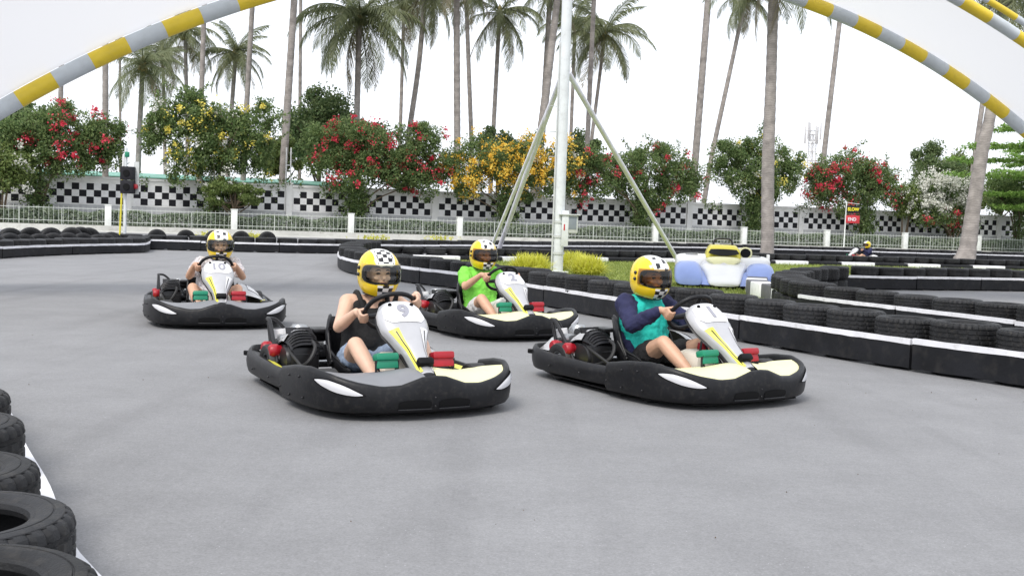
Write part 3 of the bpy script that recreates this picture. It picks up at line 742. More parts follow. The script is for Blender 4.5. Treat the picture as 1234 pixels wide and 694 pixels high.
def palm(xb, yb, xt, yt, w0, w1, p, crown=True, label=None, group='coconut palms beyond the checkered wall', seed=0, bend=0.0, dens=.9, csize=.88, ground_px=None):
    rng = np.random.default_rng(seed + 100)
    tb, zb = onp(xb, yb, p); tt, zt = onp(xt, yt, p)
    k = (tt - tb) / max(.1, zt - zb); t0 = tb - k * zb * .8
    base = W(t0, p, 0)
    root = thing('coconut_palm', label or 'tall bare coconut palm trunk beyond the checkered wall', 'palm tree', loc=base, rz=AL, group=group)
    s = F / (W(tb, p).y)
    r0, r1 = w0 / s / 2, w1 / s / 2
    ctl = [Vector((0, 0, 0)), Vector(((tb - t0) * .55, 0, zb * .5)), Vector((tb - t0, 0, zb)), Vector(((tb + tt) / 2 - t0 + bend, 0, (zb + zt) / 2)), Vector((tt - t0, 0, zt))]
    path = resample(catmull(ctl, 8), .16); n = len(path); mb = MB()
    rad = [(r0 + (r1 - r0) * min(1, (i / n) * 1.3)) * (1 + (.5 * max(0, 1 - i / n * 9) if True else 0)) * (1 + .035 * ((i % 3) - 1)) for i in range(n)]
    mb.tube(path, rad, 10); build('trunk', mb, 'bark', root, angle=70)
    if crown:
        cr = bpy.data.objects.new('crown', None)
        c = path[-1]
        mbc = MB(); mbc.lathe([(r1 * 1.0, -.5), (r1 * 1.5, -.2), (r1 * 1.7, .1), (r1 * 1.0, .5), (.02, .75)], 8)
        for i in range(7):
            a = rng.uniform(0, 6.28); mbc.ball((math.cos(a) * .33, math.sin(a) * .33, -.22 + rng.uniform(-.12, .08)), (.13, .13, .16), 7, 5)
        cro = build('crown', mbc, 'coconut', root, loc=c)
        cnt = {'up': 4, 'mid': 6, 'flat': 7, 'low': 6, 'dry': 2}
        for kd, cn in cnt.items():
            for i in range(max(1, int(round(cn * dens)))):
                a = 2 * PI * (i + rng.uniform(-.35, .35)) / cn + len(kd)
                link('frond', FR[(kd, int(rng.integers(0, 2)))], cro, loc=(0, 0, .1), rot=(rng.normal(0, .12), rng.normal(0, .14), a), sc=csize * rng.uniform(.85, 1.12))
    return root
PB = PW + 4
palm(73, 128, 75, 20, 6, 6, PB, crown=False, seed=1, label='slim palm trunk half hidden by the left foot of the striped arch')
palm(127, 205, 127, -40, 8, 7, PB, crown=False, seed=2, label='straight pale palm trunk beside the start lights')
palm(145, 205, 144, -30, 3.5, 3, PB + 20, crown=False, seed=3, label='very thin distant palm trunk next to the start lights')
palm(168, 160, 172, 82, 8, 6, PB + 6, seed=4, csize=.76, label='short palm with drooping dark crown just under the striped arch')
palm(198, 140, 196, 66, 4.5, 4, PB + 22, seed=5, csize=.76, label='thin distant palm partly hidden by the striped arch')
palm(225, 125, 223, 40, 5, 4.5, PB + 14, seed=6, csize=.76, label='distant palm just above the tall dark green bougainvillea')
palm(242, 140, 247, -20, 6.5, 6, PB + 2, crown=False, seed=7, label='straight palm trunk rising out of the tall dark green bougainvillea')
palm(279, 135, 284, 66, 6, 5, PB + 14, seed=8, csize=.76, label='palm with a full green crown showing whole beneath the striped arch', dens=1.1)
palm(296, 150, 307, -45, 7, 6, PB + 3, crown=False, seed=9, label='slightly leaning palm trunk between the dark bougainvillea and the thin poles')
palm(341, 212, 360, -85, 10, 8, PB - 1, seed=10, label='thick leaning palm trunk beside the thin poles on the wall')
palm(361, 190, 363, -80, 4.5, 4, PB + 16, seed=11, label='very thin tall palm just behind the thick leaning trunk by the poles')
palm(430, 142, 433, 22, 7.5, 7, PB + 2, seed=12, label='palm with a wide dark drooping crown above the crimson bougainvillea', dens=1.35, csize=1.12)
palm(482, 170, 487, 4, 4.5, 4, PB + 18, seed=13, label='thin distant palm between the drooping palm and the curved palm')
palm(492, 168, 513, -14, 7, 6, PB + 4, seed=14, bend=.12, label='palm with a curved trunk above the crimson bougainvillea')
palm(551, 172, 550, -40, 8, 7.5, PB, seed=15, label='straight thick palm between the crimson and the yellow bougainvillea')
palm(568, 168, 561, -22, 5.5, 5, PB + 10, seed=16, label='slim palm leaning left next to the straight thick palm')
palm(594, 168, 602, 18, 5.5, 5, PB + 12, seed=17, label='palm above the yellow bougainvillea with hanging green fronds', csize=.95)
palm(650, 178, 679, -60, 12, 8, PB - 1, crown=True, seed=18, label='thick pale palm trunk leaning behind the steel mast')
palm(655, 130, 663, -10, 6.5, 6, PB + 12, seed=19, label='slim palm behind the left strut of the steel mast')
palm(690, 110, 693, 30, 4.5, 4, PB + 20, seed=24, label='distant grey palm crown right behind the steel mast')
palm(708, 168, 719, -70, 6, 5.5, PB + 3, seed=20, label='tall thin palm trunk just past the steel mast')
palm(713, 168, 729, 42, 5, 4, PB + 12, seed=21, label='palm with a feathery crown spreading to the right of the steel mast', dens=1.1, csize=1.05)
palm(838, 192, 859, -70, 9, 8, PB - 1, seed=22, crown=False, label='tall grey palm trunk leaning right above the sparse red bougainvillea')
palm(857, 192, 899, -4, 6.5, 5, PB + 12, seed=23, label='slender palm leaning strongly right above the sparse red bougainvillea')
palm(994, 178, 1016, -10, 7, 6, PB + 2, crown=False, seed=25, label='palm trunk rising out of the red bougainvillea behind the slow sign')
palm(1171, 215, 1189, 90, 6, 6, PB + 8, crown=False, seed=27, label='thin palm trunk just behind the leaning palm')
# two palms on this side of the fence
def near_palm(base_px, pts, label, seed, crown=True, csize=.9, dens=1.0):
    b = at(*base_px); t0, p = tp(b); rng = np.random.default_rng(seed)
    root = thing('coconut_palm', label, 'palm tree', loc=b, rz=AL)
    ctl = [Vector((0, 0, 0))]; rr = [pts[0][2]]
    s = F / b.y
    for x, y, wd in pts[1:]:
        t, z = onp(x, y, p); ctl.append(Vector((t - t0, 0, z))); rr.append(wd)
    path = resample(catmull(ctl, 10), .14); zs = [c.z for c in ctl]
    rad = [interp(q.z, zs, rr) / s / 2 * (1 + .03 * ((i % 3) - 1)) for i, q in enumerate(path)]
    build('trunk', MB().tube(path, rad, 14), 'bark', root, angle=70)
    if crown:
        c = path[-1]; mbc = MB(); mbc.lathe([(rad[-1], -.5), (rad[-1] * 1.5, -.2), (rad[-1] * 1.6, .1), (rad[-1], .5), (.02, .75)], 8)
        cro = build('crown', mbc, 'coconut', root, loc=c)
        for kd, cn in {'up': 4, 'mid': 6, 'flat': 7, 'low': 6, 'dry': 2}.items():
            for i in range(int(cn * dens)):
                a = 2 * PI * (i + rng.uniform(-.35, .35)) / cn + len(kd)
                link('frond', FR[(kd, int(rng.integers(0, 2)))], cro, loc=(0, 0, .1), rot=(rng.normal(0, .12), rng.normal(0, .14), a), sc=csize * rng.uniform(.85, 1.12))
near_palm((923, 311), [(923, 311, 17), (925, 290, 15.5), (925.5, 200, 15), (929, 100, 13), (932, 0, 12), (934, -52, 11)], 'straight grey palm trunk standing on the grass behind the parked show kart', 51)
near_palm((1160, 321), [(1160, 321, 29), (1166, 300, 20), (1173, 250, 17), (1184, 180, 15), (1193, 140, 13), (1210, 20, 11), (1216, -12, 11)], 'thick leaning palm trunk growing at the kerb by the hairpin', 52)

# ------------------------------------------------------------------ buildings and masts beyond the wall
bt = thing('building', 'low building with pale green roof glimpsed behind the bougainvilleas', 'building', loc=W(3, PW + 7, 0), rz=AL)
m1 = MB(); m1.box((0, 2, 1.4), (22, 4, 2.8)); build('wall', m1, 'house_wall', bt, smooth=False)
m1 = MB(); m1.add([(-11.5, -.6, 2.86), (11.5, -.6, 2.86), (11.5, 2, 3.12), (-11.5, 2, 3.12), (11.5, 4.6, 2.86), (-11.5, 4.6, 2.86), (-11.5, -.6, 2.8), (11.5, -.6, 2.8), (11.5, 4.6, 2.8), (-11.5, 4.6, 2.8)], [(0, 1, 2, 3), (3, 2, 4, 5), (6, 7, 1, 0), (8, 9, 5, 4), (1, 7, 8, 4, 2), (6, 0, 3, 5, 9), (9, 8, 7, 6)]); build('roof', m1, 'roof_green', bt, smooth=False)
for k in range(9): build('window', MB().box((-9.5 + k * 2.4, -.02, 1.9), (1.3, .08, 1.0)), 'black_paint', bt, smooth=False)
for k in range(10): build('awning', MB().box((-10 + k * 2.2, -.5, 2.55), (2.0, 1.0, .06), rot=(R(18), 0, 0)), 'roof_green' if k % 2 else 'white_wall', bt, smooth=False)
for x, lab in ((347, 'thin white double pole standing on the wall by the crimson bougainvillea'), (1092, 'thin white double pole standing on the wall beside the white bougainvillea')):
    t, z = onp(x, 228, PW + .08); zt = onp(x, 178, PW + .08)[1]
    o = thing('pole', lab, 'pole', loc=W(t, PW + .08, 2.73), rz=AL)
    h = zt - 2.73
    for q in (-.12, .12): build('tube', MB().tube([(q, 0, 0), (q, 0, h)], .035, 8), 'white_paint', o)
    build('rung', MB().box((0, 0, h * .5), (.2, .05, .05)), 'white_paint', o); build('base_plate', MB().box((0, 0, .02), (.36, .2, .04)), 'white_paint', o)
t, _ = onp(975, 250, PW + 60); zt = onp(975, 150, PW + 60)[1]
tw = thing('telecom_tower', 'pale lattice phone mast with antenna panels far beyond the wall', 'tower', loc=W(t, PW + 60, 0), rz=AL)
mb = MB(); cs = [(-.45, -.45), (.45, -.45), (.45, .45), (-.45, .45)]
for a in cs: mb.tube([(a[0], a[1], 0), (a[0] * .7, a[1] * .7, zt - 1.2)], .06, 5)
for k in range(int(zt / 1.1)):
    for i in range(4):
        a, b = cs[i], cs[(i + 1) % 4]; z0, z1 = k * 1.1, (k + 1) * 1.1
        if z1 < zt - 1: mb.tube([(a[0] * .85, a[1] * .85, z0), (b[0] * .85, b[1] * .85, z1)], .03, 4); mb.tube([(a[0] * .85, a[1] * .85, z1), (b[0] * .85, b[1] * .85, z1)], .03, 4)
build('lattice', mb, 'tower_grey', tw, smooth=False)
for k in range(6):
    a = 2 * PI * k / 6 + .3; build('antenna', MB().box((math.cos(a) * .95, math.sin(a) * .95, zt - 1.3 + (k % 2) * .5), (.22, .16, 2.2), rot=(0, 0, a), bev=.03), 'tower_grey', tw)
mb = MB()
for k in range(6):
    a = 2 * PI * k / 6 + .3
    for z in (zt - 2.0, zt - .8): mb.tube([(0, 0, z), (math.cos(a) * .95, math.sin(a) * .95, z)], .035, 4)
build('antenna_arms', mb, 'tower_grey', tw, smooth=False)
for yy0, yy1, lab in ((186, 150, 'upper'), (197, 166, 'lower')):
    a = onp(1005, yy0, PW + 30); b = onp(1190, yy1 - 5, PW + 30); pts = []
    for s_ in np.linspace(0, 1, 16): pts.append(W(a[0] + (b[0] - a[0]) * s_ * 1.6 - 8, PW + 30, a[1] + (b[1] - a[1]) * s_ - 1.2 * math.sin(PI * s_)))
    o = build('power_line', MB().tube(pts, .012, 4, caps=False), 'tower_grey'); tag(o, f'{lab} thin pale overhead wire crossing the sky beyond the wall', 'wire')

# ------------------------------------------------------------------ striped arch canopy
TC, ZC, RA = 8.85, -11.85, 17.72
can = thing('arch_canopy', 'white fabric canopy stretched over yellow and grey striped steel arches', 'canopy', loc=W(TC, 0, 0), rz=AL)
th0 = math.asin(-ZC / RA)
# the far arch and the two wider ones nearer the camera stand parallel to the wall
RB, ZB_, TB = 20.7, -14.4, 7.0 - TC
thb = math.asin(-ZB_ / RB)
def apt(which, a, dr=0.0):
    if which == 0: return (-math.cos(a) * (RA + dr), 17.6, ZC + math.sin(a) * (RA + dr))
    a = thb + (a - th0) * (PI - 2 * thb) / (PI - 2 * th0)          # the nearer arches are wider
    return (TB - math.cos(a) * (RB + dr), 15.0 - (.45 if which == 2 else 0), ZB_ + math.sin(a) * (RB + dr))
def arch(which, rt, anchor, seglen=.5855):
    da = seglen / RA; k0 = int(math.floor((th0 - anchor) / da)); k = k0
    while anchor + k * da < PI - th0:
        a0 = max(th0, anchor + k * da); a1 = min(PI - th0, anchor + (k + 1) * da)
        if a1 - a0 > 1e-4:
            build('arch_segment', MB().tube([apt(which, a0 + (a1 - a0) * i / 3) for i in range(4)], rt, 16, caps=(a0 == th0 or a1 == PI - th0)), 'arch_yellow' if k % 2 else 'arch_grey', can)
        k += 1
AN = math.acos((TC + .67) / RA)
arch(0, .127, AN); arch(1, .105, AN + .012); arch(2, .055, AN + .02)
rows = []
for k in range(61):
    a = th0 + (PI - 2 * th0) * k / 60; A0 = Vector(apt(0, a, .135)); B0 = Vector(apt(1, a, .115)); r = []
    for s_ in np.linspace(0, 1, 9):
        q = A0.lerp(B0, s_); r.append((q.x, q.y, q.z - .12 * math.sin(PI * s_)))
    rows.append(r)
build('canopy_fabric', MB().grid(rows), 'membrane', can)
e = [apt(0, th0 + (PI - 2 * th0) * k / 80, .17) for k in range(81)]
build('edge_cable', MB().tube(e, .008, 5), 'metal_dark', can)
for sg in (0, 1):
    for wh in (0, 1):
        q = apt(wh, th0 if sg == 0 else PI - th0); build('foot_plate', MB().box((q[0], q[1], .03), (.6, .6, .06)), 'concrete', can)

# ------------------------------------------------------------------ mast with raking struts
b = at(672, 330); mast = thing('steel_mast', 'tall pale grey steel mast on the lawn braced by slanting struts', 'mast', loc=b)
sM = F / b.y
q = ray(681.5, 0); top = Vector((0, 0, CAMH)) + q * (b.y / q.y); lean = Vector(((top.x - b.x) * .35, 0, top.z))
build('post', MB().tube([(0, 0, 0), lean * .5, lean * 1.35], .122, 16), 'mast_grey', mast)
build('base_plate', MB().box((0, 0, .03), (.5, .5, .06)), 'mast_grey', mast); 
m1 = MB()
for zz in (.5, .9, 1.25): m1.lathe([(.13, zz - .03), (.142, zz - .03), (.142, zz + .03), (.13, zz + .03)], 16)
m1.tube([(-.155, -.03, .1), (-.15, -.03, 5.5)], .022, 8); build('conduit', m1, 'box_grey', mast)
for zz in (.95, 1.8, 2.3, 2.8, 3.4, 4.0): build('step_bolt', MB().tube([(-.1, 0, zz), (-.32, -.02, zz)], .011, 6), 'steel', mast)
jz = (top.z) * .72
jl = Vector((lean.x * .72, 0, jz)); 
qs = at(597, 312); ql = qs - b
build('strut', MB().tube([jl + Vector((-.08, 0, 0)), ql], .068, 12), 'strut_grey', mast)
qs = at(819, 318); qr = qs - b
build('strut', MB().tube([jl + Vector((.08, 0, .12)), qr], .068, 12), 'strut_grey', mast)
qk = Vector((-1.9, 6.5, 0))
build('strut', MB().tube([jl + Vector((0, .1, .2)), qk], .05, 12), 'strut_grey', mast)
for v in (ql, qr, qk): build('strut_foot', MB().box((v.x, v.y, .03), (.35, .35, .06)), 'concrete', mast)
mbx = thing('meter_box', 'grey electric meter box strapped to the steel mast above the yellow grass', 'meter box', loc=b + Vector((.03, -.02, 0)))
build('cabinet', MB().box((.27, -.02, 1.20), (.27, .24, .42), bev=.02), 'box_grey', mbx)
build('window', MB().box((.28, -.142, 1.23), (.18, .012, .30), bev=.004), 'planter_grey', mbx)
build('bracket', MB().box((.10, -.14, 1.1), (.16, .05, .85), bev=.01), 'mast_grey', mbx)
build('roof', MB().box((.2, -.04, 1.43), (.52, .32, .03), bev=.006), 'box_grey', mbx)

def text_mesh(body, size, ext=.002, bold=0.0):
    key = ('txt', body, size, ext, bold)
    if key in CACHE: return CACHE[key]
    cu = bpy.data.curves.new('t', 'FONT'); cu.body = body; cu.size = size; cu.extrude = ext; cu.align_x = 'CENTER'; cu.align_y = 'CENTER'; cu.offset = bold
    o = bpy.data.objects.new('t', cu); COL.objects.link(o); bpy.context.view_layer.update()
    me = bpy.data.meshes.new_from_object(o.evaluated_get(bpy.context.evaluated_depsgraph_get())); bpy.data.objects.remove(o); me.name = 'lettering'; CACHE[key] = me; return me
me = text_mesh('1', .2, .002, .006).copy(); me.materials.clear(); me.materials.append(M['sign_red']); link('number', me, mbx, loc=(.08, -.169, 1.12), rot=(PI / 2, 0, 0))

# ------------------------------------------------------------------ signs and start lights
t, _ = onp(1016.5, 300, PF - 1.3); zt = onp(1018, 243, PF - 1.3)[1]
sg = thing('sign', 'black slow sign over a red end sign on a thin white post', 'sign', loc=W(t, PF - 1.3, 0), rz=AL - R(6))
build('post', MB().tube([(0, 0, 0), (.04, 0, zt)], .038, 10), 'post_paint', sg)
m1 = MB(); m1.tube([(.03, 0, zt - .05), (.90, -.02, zt - .12)], .014, 6); build('bracket', m1, 'white_paint', sg)
bz = onp(1027, 252.5, PF - 1.3)[1]; rz_ = onp(1027, 264.5, PF - 1.3)[1]
bo = build('board', MB().box((.47, -.02, bz), (.86, .10, .44), bev=.01), 'black_paint', sg)
me = text_mesh('SLOW', .27, .004, .008).copy(); me.materials.clear(); me.materials.append(M['sign_yellow']); link('lettering', me, bo, loc=(.47, -.076, bz), rot=(PI / 2, 0, 0))
bo = build('board', MB().box((.48, -.02, rz_), (.90, .10, .46), bev=.01), 'sign_red', sg)
me = text_mesh('END', .28, .004, .006).copy(); me.materials.clear(); me.materials.append(M['panel_white']); link('lettering', me, bo, loc=(.42, -.076, rz_), rot=(PI / 2, 0, 0))
b = at(150, 299.5); s_ = F / b.y
def pxz(x, y): q = ray(x, y); v = Vector((0, 0, CAMH)) + q * (b.y / q.y); return Vector((v.x - b.x, 0, v.z))
sl = thing('start_lights', 'pair of black signal boxes on a thin grey post behind the left barrier', 'traffic light', loc=b)
tp_ = pxz(152, 178); build('post', MB().tube([(0, 0, 0), tp_], .045, 10), 'mast_grey', sl)
for yc in (209, 225.5):
    c = pxz(155, yc); hb = build('signal_box', MB().box((c.x, -.07, c.z), (.37, .26, .385), bev=.015), 'black_paint', sl)
    build('lamp_face', MB().lathe([(0, -.0), (.095, 0), (.10, .03), (.085, .03), (.08, .008), (0, .008)], 16, axis='Y', c=(c.x, -.225, c.z)), 'plastic_dark', hb)
c = pxz(158, 217); build('side_plate', MB().box((c.x + .13, .06, c.z + .06), (.16, .03, .95), bev=.01), 'box_grey', sl)
c = pxz(163.5, 225); build('red_lamp', MB().box((c.x, -.02, c.z), (.11, .16, .14), bev=.02), 'red', sl)
c = pxz(154, 186.5); build('green_lamp', MB().box((c.x, -.05, c.z), (.12, .1, .16), bev=.02), 'green', sl)
b2 = at(143.5, 299.3); tpx = ray(149, 186); v = Vector((0, 0, CAMH)) + tpx * (b2.y / tpx.y) - b2
yp = thing('striped_pole', 'thin yellow and white pole leaning beside the start lights', 'pole', loc=b2)
for k in range(8):
    build('pole_segment', MB().tube([v * (k / 8), v * ((k + 1) / 8)], .027, 10), 'pole_yellow' if k not in (0, 6, 7) else 'white_paint', yp)

# ------------------------------------------------------------------ clumps of golden ornamental grass
def goldgrass(px, py, wpx, hpx, label, seed):
    rng = np.random.default_rng(seed); b = at(px, py); s_ = F / b.y; hw = wpx / s_ / 2; h = hpx / s_
    root = thing('ornamental_grass', label, 'grass', loc=b, group='golden grass clumps on the lawn'); mb = MB()
    for k in range(1500):
        a = rng.uniform(0, 6.28); cl = rng.integers(0, 5); ca_ = cl * 1.256 + .4; bx = math.cos(ca_) * hw * .42 + rng.normal(0, .05); by = math.sin(ca_) * hw * .30 + rng.normal(0, .05)
        el_ = rng.uniform(.35, 1.5); L = h * rng.uniform(.75, 1.12); d = Vector((math.cos(a) * math.cos(el_), math.sin(a) * math.cos(el_), math.sin(el_)))
        p0 = Vector((bx, by, 0)); p1 = p0 + d * L * .5 + Vector((0, 0, .05 * L)); p2_ = p0 + d * L * .82 + Vector((0, 0, -.02 * L)); p3_ = p0 + d * L * 1.0 + Vector((math.cos(a) * .1 * L, math.sin(a) * .1 * L, -.16 * L * (1.6 - el_)))
        wv = Vector((-math.sin(a), math.cos(a), 0)) * .009
        mb.add([p0 - wv, p0 + wv, p1 + wv, p1 - wv, p2_ + wv * .7, p2_ - wv * .7, p3_], [(0, 1, 2, 3), (3, 2, 4, 5), (5, 4, 6)])
    o = build('blades', mb, 'leaf_gold', root, smooth=False); o['kind'] = 'stuff'
goldgrass(639, 331, 58, 27, 'wide round clump of golden grass before the steel mast', 1)
goldgrass(708, 333, 42, 27, 'golden grass clump between the steel mast and the blue show kart', 2)
goldgrass(690, 326, 38, 24, 'smaller golden grass clump tucked behind the steel mast', 3)
for k, (px, py) in enumerate([(452, 290.5), (302, 287.5), (530, 291), (255, 287)]):
    rng = np.random.default_rng(k); b = at(px, py); P = rng.normal(0, 1, (160, 3)) * np.array([.35, .12, .09]) + np.array([b.x, b.y, .13])
    o = leaves('weed_tuft', P, rng.uniform(.08, .16, 160), 'leaf_gold'); tag(o, 'small yellow green weed tuft at the foot of the white fence', 'weeds', 'weed tufts along the fence')

# ================================================================== karts
HALF = catmull([(1.0, 0, 0), (.995, .16, 0), (.972, .31, 0), (.925, .45, 0), (.84, .565, 0), (.70, .635, 0), (.52, .672, 0), (.24, .690, 0)], 6)
HL = [0.0]
for a_, b_ in zip(HALF, HALF[1:]): HL.append(HL[-1] + (b_ - a_).length)
HT = HL[-1]
def nose_pt(s):
    """s in [-1,1] along the bumper (0 = middle of the nose); returns position and outward normal (2D)"""
    u = abs(s); d = min(u, 1) * HT
    i = min(np.searchsorted(HL, d, side='right') - 1, len(HL) - 2); t = (d - HL[i]) / (HL[i + 1] - HL[i])
    p = HALF[i].lerp(HALF[i + 1], t)
    a = HALF[max(i - 1, 0)]; b = HALF[min(i + 2, len(HALF) - 1)]; tg = (b - a).normalized()
    if u < 1e-6: tg = Vector((0, 1, 0))
    n = Vector((tg.y, -tg.x, 0)); 
    if s < 0: p = Vector((p.x, -p.y, 0)); n = Vector((n.x, -n.y, 0))
    return p, n
def nose_top(s): return interp(abs(s), [0, .06, .17, .26, .38, .52, .66, .82, 1], [.262, .256, .210, .204, .228, .268, .292, .278, .240])
ZB = .045
def nose_sec(s, off, z):
    p, n = nose_pt(s); q = p + n * off; return Vector((q.x, q.y, z))
def nose_bulge(s, z):
    zt = nose_top(s); k = (z - ZB) / (zt - ZB); return .018 * math.sin(PI * min(max(k, 0), 1)) ** .8
def front_bumper():
    mb = MB(); rows = []
    for i in range(97):
        s = -1 + 2 * i / 96; zt = nose_top(s); h = zt - ZB; r = []
        r.append(nose_sec(s, -.06, ZB + .012)); r.append(nose_sec(s, -.03, ZB)); r.append(nose_sec(s, -.008, ZB + .008))
        for k in (.15, .3, .45, .6, .75, .88): r.append(nose_sec(s, nose_bulge(s, ZB + h * k), ZB + h * k))
        r += [nose_sec(s, .004, zt - .012), nose_sec(s, -.004, zt - .003), nose_sec(s, -.014, zt), nose_sec(s, -.026, zt - .004), nose_sec(s, -.032, zt - .02), nose_sec(s, -.036, zt - .11)]
        rows.append(r)
    mb.grid(rows, flip=True)
    for r in (rows[0], rows[-1]): mb.add(r, [tuple(range(len(r)))])
    return mb
def nose_patch(s0, s1, zc, hz, off, n=22, m=5, ends=.75, dome=0.0):
    """almond or slot shaped patch lying on the bumper's outer face"""
    rows = []
    for i in range(n + 1):
        a = i / n; s = s0 + (s1 - s0) * a; h = hz * max(0.02, math.sin(PI * a)) ** ends
        z0 = zc(a, s)
        rows.append([nose_sec(s, nose_bulge(s, z0 + h * (2 * j / m - 1)) + off + dome * (1 - (2 * j / m - 1) ** 2) * math.sin(PI * a), z0 + h * (2 * j / m - 1)) for j in range(m + 1)])
    return rows
def band(pts, zt, zb, bul=.015, th=.03):
    rows = []
    n = len(pts)
    for i, p in enumerate(pts):
        t = (pts[min(i + 1, n - 1)] - pts[max(i - 1, 0)]).normalized(); o = Vector((t.y, -t.x, 0)); z1 = zt(i / (n - 1)); h = z1 - zb; r = []
        for off, z in ((-th, zb + .01), (-.012, zb), (0, zb + .012), (bul * .7, zb + h * .3), (bul, zb + h * .55), (bul * .7, zb + h * .8), (.002, z1 - .012), (-.008, z1), (-.022, z1), (-.03, z1 - .015), (-.032, z1 - .09)):
            q = p + o * off; r.append((q.x, q.y, z))
        rows.append(r)
    mb = MB(); mb.grid(rows)
    for r in (rows[0], rows[-1]): mb.add(r, [tuple(range(len(r)))])
    return mb
PC_V = [0, .1, .25, .38, .5, .65, .8, 1.0]
PC_W = [.122, .148, .160, .156, .116, .076, .062, .060]
def pan(v, y, off=0.0):
    cx = interp(v, [0, .3, .55, .8, 1], [.405, .52, .655, .80, .895]); cz = interp(v, [0, .3, .55, .8, 1], [.632, .545, .425, .312, .25])
    nx, nz = .60, .80
    w_ = interp(v, PC_V, PC_W); k = y
    b = .022 * (1 - k * k) - .03 * abs(k) ** 6 + off
    return Vector((cx + nx * b, k * w_, cz + nz * b))
def panel_mb():
    mb = MB(); rows = []
    for i in range(29):
        v = i / 28
        top = [pan(v, -1 + 2 * j / 12) for j in range(13)]
        bot = [pan(v, 1 - 2 * j / 6, -.035) for j in range(7)]
        rows.append(top + [b * 1.0 for b in bot])
    mb.grid(rows, closed=True); mb.add(rows[0], [tuple(range(len(rows[0])))]); mb.add(rows[-1], [tuple(range(len(rows[-1])))])
    return mb
def panel_patch(v0, v1, fy0, fy1, off, n=16, m=6):
    return [[pan(v0 + (v1 - v0) * i / n, fy0(i / n) + (fy1(i / n) - fy0(i / n)) * j / m, off) for j in range(m + 1)] for i in range(n + 1)]
WC = Vector((.275, 0, .575)); WN = Vector((-.74, 0, .67)).normalized(); WU = Vector((.67, 0, .74)).normalized(); WR_ = .165   # steering wheel centre, axis, up, radius
def wheel_pt(a, r=WR_): return WC + (Vector((0, 1, 0)) * math.cos(a) + WU * math.sin(a)) * r
def rounded_poly(w, h, r, n=5):
    pts = []
    for cx, cy, a0 in ((w - r, h - r, 0), (-w + r, h - r, 90), (-w + r, -h + r, 180), (w - r, -h + r, 270)):
        for k in range(n + 1):
            a = R(a0 + 90 * k / n); pts.append((cx + r * math.cos(a), cy + r * math.sin(a)))
    return pts

